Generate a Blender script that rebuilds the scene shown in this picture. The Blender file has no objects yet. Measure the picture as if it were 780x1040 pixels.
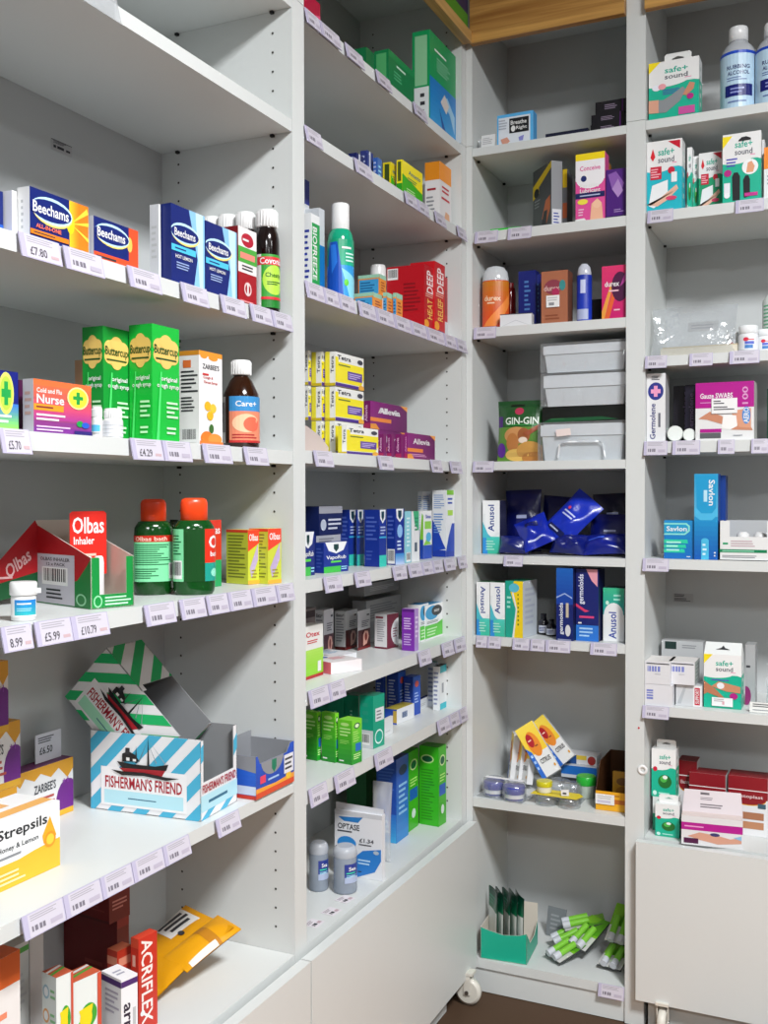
import bpy, math, random
from mathutils import Vector, Matrix
random.seed(7)
S=bpy.context.scene
COL=S.collection
# ---------------------------------------------------------------- camera
FPX=1043.48; YAW=-0.437659; PIT=-0.0163064; ROL=-0.0019209
CAM=Vector((0.864184,-2.310377,1.190973))
Fv=Vector((math.sin(YAW)*math.cos(PIT),math.cos(YAW)*math.cos(PIT),math.sin(PIT)))
Rv=Vector((math.cos(YAW),-math.sin(YAW),0)); Uv=Rv.cross(Fv)
R2=Rv*math.cos(ROL)+Uv*math.sin(ROL); U2=-Rv*math.sin(ROL)+Uv*math.cos(ROL)
cd=bpy.data.cameras.new('camera'); cam=bpy.data.objects.new('camera',cd); COL.objects.link(cam)
cd.sensor_fit='VERTICAL'; cd.sensor_height=36; cd.lens=FPX/1040*36
cam.matrix_world=Matrix((( R2.x,U2.x,-Fv.x,CAM.x),(R2.y,U2.y,-Fv.y,CAM.y),(R2.z,U2.z,-Fv.z,CAM.z),(0,0,0,1)))
cd.clip_start=.05
S.camera=cam
# ---------------------------------------------------------------- view, world, lamps
S.view_settings.view_transform='Standard'; S.view_settings.look='None'
S.view_settings.gamma=1; S.view_settings.exposure=0.15; S.view_settings.use_curve_mapping=False
wd=bpy.data.worlds.new('world'); S.world=wd; wd.use_nodes=True
wd.node_tree.nodes['Background'].inputs[0].default_value=(.8,.85,.9,1); wd.node_tree.nodes['Background'].inputs[1].default_value=.3
LAMPS=[(1.65,-1.9,128),(1.65,-4.3,56),(3.7,-1.9,24),(3.7,-4.3,20)]
for i,(x,y,p) in enumerate(LAMPS):
    l=bpy.data.lights.new('ceiling_panel','AREA'); l.shape='SQUARE'; l.size=.56; l.energy=p; l.color=(.97,.99,1)
    o=bpy.data.objects.new('ceiling_panel',l); o.location=(x,y,2.775); COL.objects.link(o)

# ================================================================ helpers
def hexc(c):
    c=PAL.get(c,c).lstrip('#'); c=''.join(x*2 for x in c) if len(c)==3 else c; v=[int(c[i:i+2],16)/255 for i in (0,2,4)]
    return tuple(x/12.92 if x<=.04045 else ((x+.055)/1.055)**2.4 for x in v)+(1,)
PAL=dict(W='#e8e8e8',w='#cfcfd2',K='#0c0c10',k='#33343a',N='#0b1f6e',n='#0a1240',B='#0a55c0',b='#4fa3e8',C='#26a9d8',c='#9ad8ee',
 G='#16a637',g='#7fd03a',D='#06502a',T='#12a88a',t='#0f8f7d',R='#c8102e',r='#e2452f',d='#6e0d1c',Y='#f6d516',y='#f8e68a',O='#f07f1a',o='#f5b368',
 P='#5b2a86',p='#b79ad6',M='#b51670',m='#e0559b',S='#e9b99a',s='#c98c6a',L='#b9b3cc',E='#8a8c90',e='#b9bbbd',F='#e9e2cf')
_m={}
def mat(key,rough=.45,base=None,attr=True,trans=0,coat=0,metal=0,alpha=1,spec=.5,noise=0,ior=1.45,bump=0,bscale=40):
    if key in _m: return _m[key]
    m=bpy.data.materials.new(key); m.use_nodes=True; nt=m.node_tree; b=nt.nodes['Principled BSDF']
    b.inputs['Roughness'].default_value=rough; b.inputs['Metallic'].default_value=metal
    b.inputs['Transmission Weight'].default_value=trans; b.inputs['Coat Weight'].default_value=coat
    b.inputs['Coat Roughness'].default_value=.15; b.inputs['IOR'].default_value=ior
    b.inputs['Specular IOR Level'].default_value=spec; b.inputs['Alpha'].default_value=alpha
    src=None
    if attr and base is None:
        a=nt.nodes.new('ShaderNodeAttribute'); a.attribute_name='Col'; src=a.outputs['Color']
    else:
        a=nt.nodes.new('ShaderNodeRGB'); a.outputs[0].default_value=hexc(base); src=a.outputs[0]
    if noise:
        tc=nt.nodes.new('ShaderNodeTexCoord'); nz=nt.nodes.new('ShaderNodeTexNoise'); nz.inputs['Scale'].default_value=6; nz.inputs['Detail'].default_value=4
        nt.links.new(tc.outputs['Object'],nz.inputs['Vector'])
        mp=nt.nodes.new('ShaderNodeMapRange'); mp.inputs['To Min'].default_value=1-noise; mp.inputs['To Max'].default_value=1+noise*.3
        nt.links.new(nz.outputs['Fac'],mp.inputs['Value'])
        mx=nt.nodes.new('ShaderNodeVectorMath'); mx.operation='SCALE'; nt.links.new(src,mx.inputs[0]); nt.links.new(mp.outputs[0],mx.inputs['Scale']); src=mx.outputs[0]
    if bump:
        tc=nt.nodes.new('ShaderNodeTexCoord'); nz=nt.nodes.new('ShaderNodeTexNoise'); nz.inputs['Scale'].default_value=bscale; nz.inputs['Detail'].default_value=3
        bp=nt.nodes.new('ShaderNodeBump'); bp.inputs['Strength'].default_value=bump; bp.inputs['Distance'].default_value=.004
        nt.links.new(tc.outputs['Object'],nz.inputs['Vector']); nt.links.new(nz.outputs['Fac'],bp.inputs['Height']); nt.links.new(bp.outputs[0],b.inputs['Normal'])
    nt.links.new(src,b.inputs['Base Color']); _m[key]=m; return m
def clear_film(key,tint='#f4f6f8',gloss=.12,body=.12):
    if key in _m: return _m[key]
    m=bpy.data.materials.new(key); m.use_nodes=True; nt=m.node_tree; nt.nodes.clear()
    out=nt.nodes.new('ShaderNodeOutputMaterial'); tr=nt.nodes.new('ShaderNodeBsdfTransparent'); gl=nt.nodes.new('ShaderNodeBsdfGlossy'); df=nt.nodes.new('ShaderNodeBsdfDiffuse')
    gl.inputs['Roughness'].default_value=.12; df.inputs['Color'].default_value=hexc(tint); tr.inputs['Color'].default_value=hexc(tint)
    lw=nt.nodes.new('ShaderNodeLayerWeight'); lw.inputs['Blend'].default_value=.25
    tc=nt.nodes.new('ShaderNodeTexCoord'); nz=nt.nodes.new('ShaderNodeTexNoise'); nz.inputs['Scale'].default_value=28; bp=nt.nodes.new('ShaderNodeBump'); bp.inputs['Strength'].default_value=.9; bp.inputs['Distance'].default_value=.01
    nt.links.new(tc.outputs['Object'],nz.inputs['Vector']); nt.links.new(nz.outputs['Fac'],bp.inputs['Height']); nt.links.new(bp.outputs[0],gl.inputs['Normal'])
    m1=nt.nodes.new('ShaderNodeMixShader'); m1.inputs[0].default_value=body; nt.links.new(tr.outputs[0],m1.inputs[1]); nt.links.new(df.outputs[0],m1.inputs[2])
    mp=nt.nodes.new('ShaderNodeMath'); mp.operation='MULTIPLY_ADD'; mp.inputs[1].default_value=.6; mp.inputs[2].default_value=gloss*.5; nt.links.new(lw.outputs['Facing'],mp.inputs[0])
    m2=nt.nodes.new('ShaderNodeMixShader'); nt.links.new(mp.outputs[0],m2.inputs[0]); nt.links.new(m1.outputs[0],m2.inputs[1]); nt.links.new(gl.outputs[0],m2.inputs[2])
    nt.links.new(m2.outputs[0],out.inputs['Surface']); _m[key]=m; return m
CARD=mat('printed_card',.42,coat=.15,noise=.04)
PLAS=mat('plastic',.3,coat=.1)
FOILM=mat('foil_pouch',.3,coat=.3,bump=.6,bscale=30)
BOTL=mat('bottle_plastic',.12,coat=.3)
LAM=mat('white_laminate',.38,base='#d2d5d4',noise=.02)
BACKP=mat('back_panel',.5,base='#c2c5c6',noise=.03)
DARK=mat('dark_peg',.6,base='#101010'); HOLE=mat('peg_hole_shadow',.8,base='#3a3834')
PAPER=mat('paper',.6)
FILM=clear_film('clear_film')
FILM2=clear_film('clear_plastic',body=.3)
TAGP=clear_film('tag_holder',tint='#dcd6ec',body=.45)

class M:
    def __init__(s): s.v=[];s.f=[];s.c=[];s.sm=[]
    def poly(s,pts,c='W',sm=False):
        n=len(s.v); s.v+= [tuple(p) for p in pts]; s.f.append(tuple(range(n,n+len(pts)))); s.c.append(c); s.sm.append(sm)
    def mesh(s,vs,fs,c='W',sm=False):
        n=len(s.v); s.v+=[tuple(p) for p in vs]
        for i,f in enumerate(fs):
            s.f.append(tuple(n+k for k in f)); s.c.append(c[i] if isinstance(c,list) else c); s.sm.append(sm)
    def box(s,x0,y0,z0,x1,y1,z1,c='W',F=None,L=None,R=None,T=None,K=None):
        v=[(x0,y0,z0),(x1,y0,z0),(x1,y1,z0),(x0,y1,z0),(x0,y0,z1),(x1,y0,z1),(x1,y1,z1),(x0,y1,z1)]
        s.mesh(v,[(0,1,5,4),(1,2,6,5),(2,3,7,6),(3,0,4,7),(4,5,6,7),(3,2,1,0)],[F or c,R or c,K or c,L or c,T or c,c])
    def lathe(s,prof,n=28,c='W',cx=0,cy=0,sy=1,closed=True):
        vs=[];fs=[];cs=[]
        for r,z in prof:
            for k in range(n):
                a=2*math.pi*k/n; vs.append((cx+r*math.cos(a),cy+sy*r*math.sin(a),z))
        for i in range(len(prof)-1):
            for k in range(n):
                k2=(k+1)%n; fs.append((i*n+k,i*n+k2,(i+1)*n+k2,(i+1)*n+k)); cs.append(c(prof[i][1]) if callable(c) else c)
        s.mesh(vs,fs,cs,True)
        if closed:
            cc=c if not callable(c) else None
            s.poly([vs[k] for k in range(n)][::-1],cc or c(prof[0][1])); s.poly([vs[(len(prof)-1)*n+k] for k in range(n)],cc or c(prof[-1][1]))
    def plate(s,pts,th,c='W',fn=None,back=None):
        # pts 2D outline (u,v) extruded; fn maps (u,v,w)->3D, w from 0 (front) to th (back)
        fn=fn or (lambda u,v,w:(u,w,v)); n=len(pts)
        a=[fn(u,v,0) for u,v in pts]; b=[fn(u,v,th) for u,v in pts]
        s.poly(a,c); s.poly(b[::-1],back or c)
        for i in range(n):
            j=(i+1)%n; s.poly([a[i],b[i],b[j],a[j]],back or c)
    def tube(s,pts,r,n=10,c='W'):
        pts=[Vector(p) for p in pts]; rings=[]
        for i,p in enumerate(pts):
            t=(pts[min(i+1,len(pts)-1)]-pts[max(i-1,0)]).normalized(); a=t.orthogonal().normalized(); b=t.cross(a)
            rr=r[i] if isinstance(r,list) else r
            rings.append([p+a*rr*math.cos(2*math.pi*k/n)+b*rr*math.sin(2*math.pi*k/n) for k in range(n)])
        vs=[q for g in rings for q in g]; fs=[]
        for i in range(len(pts)-1):
            for k in range(n): fs.append((i*n+k,i*n+(k+1)%n,(i+1)*n+(k+1)%n,(i+1)*n+k))
        s.mesh(vs,fs,c,True); s.poly(rings[0][::-1],c); s.poly(rings[-1],c)
    def build(s,name,m=None,parent=None,off=None):
        me=bpy.data.meshes.new(name); v=s.v
        if off is not None: v=[(p[0]-off[0],p[1]-off[1],p[2]-off[2]) for p in v]
        me.from_pydata(v,[],s.f); me.polygons.foreach_set('use_smooth',s.sm)
        at=me.color_attributes.new('Col','FLOAT_COLOR','CORNER'); d=[]
        cc={}
        for f,c in zip(s.f,s.c):
            if c not in cc: cc[c]=hexc(c)
            d+=list(cc[c])*len(f)
        at.data.foreach_set('color',d)
        me.materials.append(m or CARD); me.update()
        o=bpy.data.objects.new(name,me); COL.objects.link(o)
        if parent: o.parent=parent
        return o
def tag(o,label,cat,group=None,kind=None):
    if label: o['label']=label
    if cat: o['category']=cat
    if group: o['group']=group
    if kind: o['kind']=kind
    return o
def struct(o): o['kind']='structure'; return o
def empty(name,loc=(0,0,0),rz=0):
    o=bpy.data.objects.new(name,None); o.location=loc; o.rotation_euler=(0,0,rz); o.empty_display_size=.05; COL.objects.link(o); return o
def mixc(a,b,t):
    A=PAL.get(a,a).lstrip('#');B=PAL.get(b,b).lstrip('#')
    return '#'+''.join('%02x'%round(int(A[i:i+2],16)*(1-t)+int(B[i:i+2],16)*t) for i in (0,2,4))
_t={}
def textgeo(txt,font=0):
    if txt in _t: return _t[txt]
    cu=bpy.data.curves.new('t','FONT'); cu.body=txt; cu.resolution_u=2; cu.offset=.018
    o=bpy.data.objects.new('t',cu); me=bpy.data.meshes.new_from_object(o); me.calc_loop_triangles()
    vs=[(v.co.x,v.co.y) for v in me.vertices]; tr=[tuple(t.vertices) for t in me.loop_triangles]
    x0=min(v[0] for v in vs);x1=max(v[0] for v in vs);y0=min(v[1] for v in vs);y1=max(v[1] for v in vs)
    vs=[((x-x0)/(x1-x0)-.5,(y-y0)/(y1-y0)-.5) for x,y in vs]
    bpy.data.objects.remove(o); bpy.data.curves.remove(cu); bpy.data.meshes.remove(me)
    _t[txt]=(vs,tr); return _t[txt]
LAYER=.00009
def cclip(p,cv):
    n=len(cv)
    for i in range(n):
        ax,ay=cv[i];bx,by=cv[(i+1)%n]; o=[]
        sd=lambda q:(bx-ax)*(q[1]-ay)-(by-ay)*(q[0]-ax)
        for j in range(len(p)):
            a=p[j-1];b=p[j];da=sd(a);db=sd(b)
            if (da>=0)!=(db>=0): t=da/(da-db); o.append((a[0]+(b[0]-a[0])*t,a[1]+(b[1]-a[1])*t))
            if db>=0: o.append(b)
        p=o
        if len(p)<3: return []
    return p
def inside(p,cv): return len(cv)==4 and cv==[(0,0),(1,0),(1,1),(0,1)] and all(0<=x<=1 and 0<=y<=1 for x,y in p)
def art(m,ops,w,h,fn,nu=0,nv=0,clips=None):
    """flat print: ops in 0..1 face coordinates, fn(u,v,off) -> 3D, optional splitting for curved faces"""
    out=[]
    for li,op in enumerate(ops):
        k=op[0]; off=LAYER*(li+1)+.0001
        if k=='r': _,a,b,c,d,col=op; out.append(([(a,b),(c,b),(c,d),(a,d)],col,off))
        elif k=='p': out.append(([(op[i],op[i+1]) for i in range(2,len(op),2)],op[1],off))
        elif k=='e':
            _,cx,cy,rx,ry,col=op; out.append(([(cx+rx*math.cos(i*math.pi/10),cy+ry*math.sin(i*math.pi/10)) for i in range(20)],col,off))
        elif k=='g':   # gradient made of bands
            _,a,b,c,d,c1,c2,vert=op; n=9
            for i in range(n):
                t0=i/n;t1=(i+1)/n; cc=mixc(c1,c2,i/(n-1))
                out.append(([(a,b+(d-b)*t0),(c,b+(d-b)*t0),(c,b+(d-b)*t1),(a,b+(d-b)*t1)] if vert else [(a+(c-a)*t0,b),(a+(c-a)*t1,b),(a+(c-a)*t1,d),(a+(c-a)*t0,d)],cc,off))
        elif k=='l':
            _,a,b,c,d,n,col=op; rr=random.Random(n*7+int(a*100)); st=(d-b)/n
            for i in range(n):
                e=a+(c-a)*(.6+.4*rr.random()); y=b+st*(i+.25); out.append(([(a,y),(e,y),(e,y+st*.45),(a,y+st*.45)],col,off))
        elif k=='b':
            _,a,b,c,d=op; out.append(([(a,b),(c,b),(c,d),(a,d)],'W',off)); rr=random.Random(3); x=a+(c-a)*.08; e=c-(c-a)*.08
            while x<e:
                q=(c-a)*(.02+.04*rr.random()); out.append(([(x,b+(d-b)*.2),(min(x+q,e),b+(d-b)*.2),(min(x+q,e),d-(d-b)*.08),(x,d-(d-b)*.08)],'K',off+.00005)); x+=q+(c-a)*(.02+.03*rr.random())
        elif k=='t':
            _,txt,cx,cy,tw,th,col=op[:7]; rot=math.radians(op[7]) if len(op)>7 else 0; sh=op[8] if len(op)>8 else 0
            vs,tr=textgeo(txt); W,H=(tw*h,th*w) if abs(rot)>1.5 and abs(rot)<1.65 else (tw*w,th*h)
            pts=[]
            for x,y in vs:
                X=x*W+y*H*sh;Y=y*H; pts.append((cx+(X*math.cos(rot)-Y*math.sin(rot))/w,cy+(X*math.sin(rot)+Y*math.cos(rot))/h))
            for t in tr: out.append(([pts[i] for i in t],col,off))
    clips=clips or [[(0,0),(1,0),(1,1),(0,1)]]
    if clips:
        out=[(q,c,o) for p,c,o in out for q in ((p if inside(p,cv) else cclip(p,cv)) for cv in clips) if q]
    for pts,col,off in out:
        for q in split(pts,nu,nv): m.poly([fn(u*w,v*h,off) for u,v in q],col,bool(nu))
def clip(p,ax,lo,hi):
    for bound,sg in ((lo,1),(hi,-1)):
        o=[]
        for i in range(len(p)):
            a=p[i-1];b=p[i]; da=(a[ax]-bound)*sg; db=(b[ax]-bound)*sg
            if (da>=0)!=(db>=0): t=da/(da-db); o.append((a[0]+(b[0]-a[0])*t,a[1]+(b[1]-a[1])*t))
            if db>=0: o.append(b)
        p=o
        if len(p)<3: return []
    return p
def split(pts,nu,nv):
    res=[pts]
    for ax,n in ((0,nu),(1,nv)):
        if not n: continue
        nr=[]
        for p in res:
            a=max(0,int(min(q[ax] for q in p)*n-1e-6)); b=min(n-1,int(max(q[ax] for q in p)*n))
            for k in range(a,b+1):
                q=clip(p,ax,k/n,(k+1)/n)
                if len(q)>2: nr.append(q)
        res=nr
    return res
# ---- placing: points of the shelving bays seen through a given pixel
def ray(px,py): return Fv+R2*((px-390)/FPX)-U2*((py-520)/FPX)
def onplane(p0,n,px,py): d=ray(px,py); return CAM+d*((p0-CAM).dot(n)/d.dot(n))
def G(px,py,z): return onplane(Vector((0,0,z)),Vector((0,0,1)),px,py)
BASE={'L':math.pi/2,'R':0}
def axes(U,r=0):
    a=BASE[U]+r; return Vector((math.cos(a),math.sin(a),0)),Vector((-math.sin(a),math.cos(a),0))
def PW(U,s,px,py): return onplane(Vector((-s,0,0)),Vector((1,0,0)),px,py) if U=='L' else onplane(Vector((0,s,0)),Vector((0,1,0)),px,py)
def facefn(f,w,d,h):
    return {'F':(w,h,lambda u,v,o:(u,-o,v)),'L':(d,h,lambda u,v,o:(-o,d-u,v)),'R':(d,h,lambda u,v,o:(w+o,u,v)),'T':(w,d,lambda u,v,o:(u,v,h+o))}[f]
def solve(U,zb,x0,x1,top,s,d,xs,r,h):
    r=math.radians(r); au,ai=axes(U,r)
    if isinstance(x0,tuple): P0=G(x0[0],x0[1],zb)
    else: P0=PW(U,s,x0,top[1] if top else 500)
    P0.z=zb
    P1=onplane(P0,ai,x1,top[1] if top else 500); w=(P1-P0).dot(au)
    if top and h is None: h=onplane(P0,ai,top[0],top[1]).z-zb
    if xs is not None: d=(onplane(P0,au,xs,top[1] if top else 500)-P0).dot(ai)
    return P0,w,d,h,BASE[U]+r
def bounds(U,u):
    if U=='L': return (-1.60,-.8207) if u<-.81 else (-.7795,-.0307)
    return (.0167,.3793) if u<.40 else (.4227,1.19)
def fit(U,P0,w,d,rz):
    'keep a carton between the side panels and in front of the back panel'
    a=rz-BASE[U]; k=1 if U=='L' else 0; u0=P0[k]; s0=-P0.x if U=='L' else P0.y
    lo,hi=bounds(U,u0)
    for _ in range(3):
        us=[u0+x*math.cos(a)-y*math.sin(a) for x in (0,w) for y in (0,d)]; ss=[s0+x*math.sin(a)+y*math.cos(a) for x in (0,w) for y in (0,d)]
        if max(ss)>.2645: d=max(.012,d-(max(ss)-.2645))
        if max(us)>hi: e=max(us)-hi; u0-=e
        elif min(us)<lo: u0+=lo-min(us)
    if U=='L': P0=Vector((-s0,u0,P0.z))
    else: P0=Vector((u0,s0,P0.z))
    return P0,w,d
def cb(name,label,cat,U,zb,x0,x1,top=None,s=.015,d=.045,xs=None,r=0,h=None,c='W',F=(),L=(),R=(),T=(),cF=None,cL=None,cR=None,cT=None,group=None,m=None,w=None,nofit=False):
    P0,w_,d,h,rz=solve(U,zb,x0,x1,top,s,d,xs,r,h); w=w or w_
    if not nofit: P0,w,d=fit(U,P0,w,d,rz)
    b=M(); b.box(0,0,0,w,d,h,c,F=cF,L=cL,R=cR,T=cT)
    for k,ops in (('F',F),('L',L),('R',R),('T',T)):
        if ops: fw,fh,fn=facefn(k,w,d,h); art(b,ops,fw,fh,fn)
    o=b.build(name,m); o.location=P0+Vector((0,0,.0004)); o.rotation_euler=(0,0,rz); tag(o,label,cat,group)
    o['_d']=(w,d,h)
    return o
def dims(o): return tuple(o['_d'])
def childart(o,name,face,a,b,c,d,ops,col='W',label=None,th=.0006,m=None):
    """a small card or sticker fixed on a face of a carton"""
    w,dd,h=dims(o); fw,fh,fn=facefn(face,w,dd,h); q=M()
    A,B,Cc,D=a*fw,b*fh,c*fw,d*fh
    q.plate([(A,B),(Cc,B),(Cc,D),(A,D)],th,col,lambda u,v,t:fn(u,v,.0022+th-t))
    art(q,ops,Cc-A,D-B,lambda u,v,o_:fn(A+u,B+v,.0022+th+o_))
    x=q.build(name,m or PAPER,o)
    if label: x['label']=label
    return x
def hangtab(o,hh,x0=.2,x1=.8,col='W'):
    w,d,h=dims(o); q=M(); a=x0*w;b=x1*w;m_=(a+b)/2;sw=(b-a)*.22
    y=d*.5
    fn=lambda u,v,t:(u,y+t,v)
    q.plate([(a,h),(m_-sw,h),(m_-sw,h+hh*.5),(m_,h+hh*.68),(m_+sw,h+hh*.5),(m_+sw,h),(b,h),(b,h+hh*.85),(b-.004,h+hh),(a+.004,h+hh),(a,h+hh*.85)],.0008,col,fn)
    q.plate([(m_-sw,h),(m_+sw,h),(m_+sw,h+hh*.4),(m_-sw,h+hh*.4)],.0008,col,fn)
    return q.build('hang_tab',CARD,o)
PR=lambda txt:[('r',0,0,1,1,'#eeeaf2'),('l',.05,.62,.8,.95,3,'k'),('t',txt,.4,.32,.5,.34,'K')]
def PL(): return [('l',.06,.6,.9,.92,2,'E'),('l',.06,.15,.7,.5,2,'k')]
# ================================================================ the room
def solid(name,x0,y0,z0,x1,y1,z1,m,parent=None,c='W'):
    b=M(); b.box(x0,y0,z0,x1,y1,z1,c); off=parent.location if parent else None
    return b.build(name,m,parent,off)
WALLM=mat('wall_paint',.8,base='#8c8a86',noise=.03)
CEILM=mat('ceiling_tiles',.9,base='#b4b4b0')
def woodmat(key,c1,c2,scale,rot,rough=.45,planks=False):
    m=bpy.data.materials.new(key); m.use_nodes=True; nt=m.node_tree; b=nt.nodes['Principled BSDF']; b.inputs['Roughness'].default_value=rough
    tc=nt.nodes.new('ShaderNodeTexCoord'); mp=nt.nodes.new('ShaderNodeMapping'); mp.inputs['Scale'].default_value=scale; mp.inputs['Rotation'].default_value=rot
    nz=nt.nodes.new('ShaderNodeTexNoise'); nz.inputs['Scale'].default_value=2.2; nz.inputs['Detail'].default_value=8; nz.inputs['Distortion'].default_value=.6
    cr=nt.nodes.new('ShaderNodeValToRGB'); cr.color_ramp.elements[0].color=hexc(c1); cr.color_ramp.elements[1].color=hexc(c2); cr.color_ramp.elements[0].position=.3; cr.color_ramp.elements[1].position=.72
    nt.links.new(tc.outputs['Object'],mp.inputs[0]); nt.links.new(mp.outputs[0],nz.inputs['Vector']); nt.links.new(nz.outputs['Fac'],cr.inputs[0]); nt.links.new(cr.outputs[0],b.inputs['Base Color'])
    return m
OAKR=woodmat('oak_pelmet','#8f5f28','#cc9c54',(1.2,30,30),(0,0,0))
OAKL=woodmat('oak_pelmet_side','#a0783f','#d0aa6c',(30,1.2,30),(0,0,0))
FLOORM=woodmat('floor_oak','#935a28','#cf9450',(2,14,1),(0,0,0),.4)
struct(solid('floor',-.3,-5.6,-.05,4.8,.3,-.002,mat('subfloor',.8,base='#4a3524')))
fl=bpy.data.objects['floor']
pk=M(); 
_pm=None
for i in range(9):
    x0=-.25+i*.19; off=(i%3)*.4
    for j in range(-2,1):
        y0=-1.25+j*1.2*0+ (j+1)*.6 - off*.5
        ya=max(y0,-1.5); yb=min(y0+.598,.28)
        if yb-ya<.02: continue
        q=M(); q.box(x0,ya,-.002,x0+.1885,yb,0,'W'); struct_=q.build('plank',FLOORM,fl)
struct(solid('wall_left',-.4,-5.6,0,-.3,.4,2.8,WALLM)); struct(solid('wall_back',-.3,.3,0,4.8,.4,2.8,WALLM))
struct(solid('wall_right',4.8,-5.6,0,4.9,.4,2.8,WALLM)); struct(solid('wall_front',-.4,-5.7,0,4.9,-5.6,2.8,WALLM))
struct(solid('ceiling',-.4,-5.7,2.8,4.9,.4,2.9,CEILM))
for i,(x,y,p) in enumerate(LAMPS):
    q=M()
    for a in ((-.3,-.3,.3,-.285),(-.3,.285,.3,.3),(-.3,-.285,-.285,.285),(.285,-.285,.3,.285)): q.box(x+a[0],y+a[1],2.765,x+a[2],y+a[3],2.799)
    o=q.build('ceiling_light',mat('lamp_frame',.4,base='#eeeeee'))
    tag(o,['square ceiling light frame nearest the shelving corner','square ceiling light frame behind the camera on the left aisle','square ceiling light frame right of the corner one','square ceiling light frame farthest from the shelving corner'][i],'light','square ceiling lights')

# ================================================================ bookcases
def UV(U,u,s,z): return (-s,u,z) if U=='L' else (u,s,z)
def ubox(b,U,u0,u1,s0,s1,z0,z1,c='W'):
    if U=='L': b.box(-s1,u0,z0,-s0,u1,z1,c)
    else: b.box(u0,s0,z0,u1,s1,z1,c)
def upart(root,name,U,u0,u1,s0,s1,z0,z1,m=None):
    b=M(); ubox(b,U,u0,u1,s0,s1,z0,z1); return b.build(name,m or LAM,root,root.location)
def holes(root,U,u,side,z0,z1,skip):
    b=M(); z=z0
    while z<z1:
        for s in (.037,.23):
            if not any(a-.004<z<c+.004 for a,c in skip):
                pts=[UV(U,u+side*.0006,s+.0021*math.cos(k*math.pi/4),z+.0021*math.sin(k*math.pi/4)) for k in range(8)]
                b.poly(pts if (side<0)==(U=='L') else pts[::-1])
        z+=.032
    o=b.build('peg_hole',HOLE,root,root.location); o['kind']='stuff'
def pricetag(shelf,root,U,zb,zt,xa,xb,txt=None,y=None):
    yy=y or 500
    a=PW(U,-.004,xa,yy); c=PW(U,-.004,xb,yy); k=1 if U=='L' else 0
    u0,u1=a[k],c[k]; w=u1-u0; h=zt-zb+.006
    b=M()
    fn=lambda u,v,o:UV(U,u0+u,-.0035-(1-v/h)*.006-o,zb-.005+v)
    P=[(0,0),(w,0),(w,h),(0,h)]
    b.poly([fn(p,q,0) for p,q in P],'L'); b.poly([fn(p,q,-.0018) for p,q in P][::-1],'L')
    for i in range(4):
        p,q=P[i],P[(i+1)%4]; b.poly([fn(*p,-.0018),fn(*q,-.0018),fn(*q,0),fn(*p,0)],'L')
    r=random.Random(int(xa*10)); m_=.12 if w>.03 else .06
    ops=[('r',m_,.04,.97,.98,'#cbc6d2'),('l',m_+.05,.66,.9,.94,3,'#a6a2ac')]
    if txt: ops+= [('t',txt,.42,.34,.42,.36,'#5a565e'),('r',.72,.2,.92,.33,'#c4a8ae')]
    else: ops+= [('r',m_+.06,.24,m_+.1,.46,'#77727e'),('r',m_+.13,.24,m_+.2,.46,'#77727e'),('r',m_+.24,.24,m_+.3,.46,'#77727e'),('r',m_+.32,.24,m_+.38,.46,'#77727e'),('r',.62,.2,.92,.4,'#b7afc0')]
    art(b,ops,w,h,fn)
    return b.build('price_tag',CARD,shelf,root.location)
def clipstrip(shelf,root,U,zb,zt,xa,xb,y=500):
    k=1 if U=='L' else 0; u0=PW(U,-.004,xa,y)[k]; u1=PW(U,-.004,xb,y)[k]
    b=M(); h=zt-zb+.012; b.plate([(u0,0),(u1,0),(u1,h),(u0,h)],.0008,'W',lambda u,v,t:UV(U,u,-.013+(v/h)*.008+t,zb-.010+v))
    return b.build('clear_holder',FILM2,shelf,root.location)
def bookcase(U,label,u0,u1,pl,pr,shelves,base,tags,open_bottom=False):
    root=empty('bookcase',UV(U,(u0+u1)/2,.14,0)); tag(root,label,'bookcase','white bookcases round the corner')
    for (a,c) in ((0,2.0185),(2.0195,2.37)):
        upart(root,'side_panel',U,u0,u0+pl,0,.28,a,c); upart(root,'side_panel',U,u1-pr,u1,0,.28,a,c)
    upart(root,'back_panel',U,u0+pl,u1-pr,.266,.272,.02,2.354,BACKP)
    upart(root,'top_panel',U,u0+pl,u1-pr,.002,.27,2.354,2.37)
    zs=[base]+shelves
    for i,(zb,zt) in enumerate(zs):
        sh=upart(root,'base_shelf' if i==0 else 'shelf',U,u0+pl+.0006,u1-pr-.0006,.0008 if i else .001,.2655,zb,zt)
        if i:
            for s in (.037,.23):
                for uu,sg in ((u1-pr,-1),(u0+pl,1)):
                    b=M(); ubox(b,U,min(uu,uu+sg*.006),max(uu,uu+sg*.006),s-.003,s+.003,zb-.0045,zb-.0003); b.build('shelf_peg',DARK,sh,root.location)
        for t in tags.get(i,[]):
            pricetag(sh,root,U,zb,zt,*t)
    if U=='L': holes(root,U,u1-pr,-1,.46,2.34,zs); holes(root,U,u0+pl,1,.46,2.34,zs)
    return root
S1s=[(.693,.713),(1.023,1.045),(1.243,1.265),(1.465,1.487),(1.795,1.815),(2.0,2.02)]
S2s=[(.660,.685),(.830,.855),(1.024,1.046),(1.246,1.268),(1.531,1.555),(1.795,1.817),(1.994,2.015)]
SAs=[(.445,.466),(.834,.855),(1.029,1.048),(1.25,1.27),(1.565,1.587),(1.79,1.813),(1.994,2.013)]
SBs=[(.701,.722),(1.027,1.049),(1.283,1.308),(1.474,1.496),(1.792,1.815),(1.996,2.016)]
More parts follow.
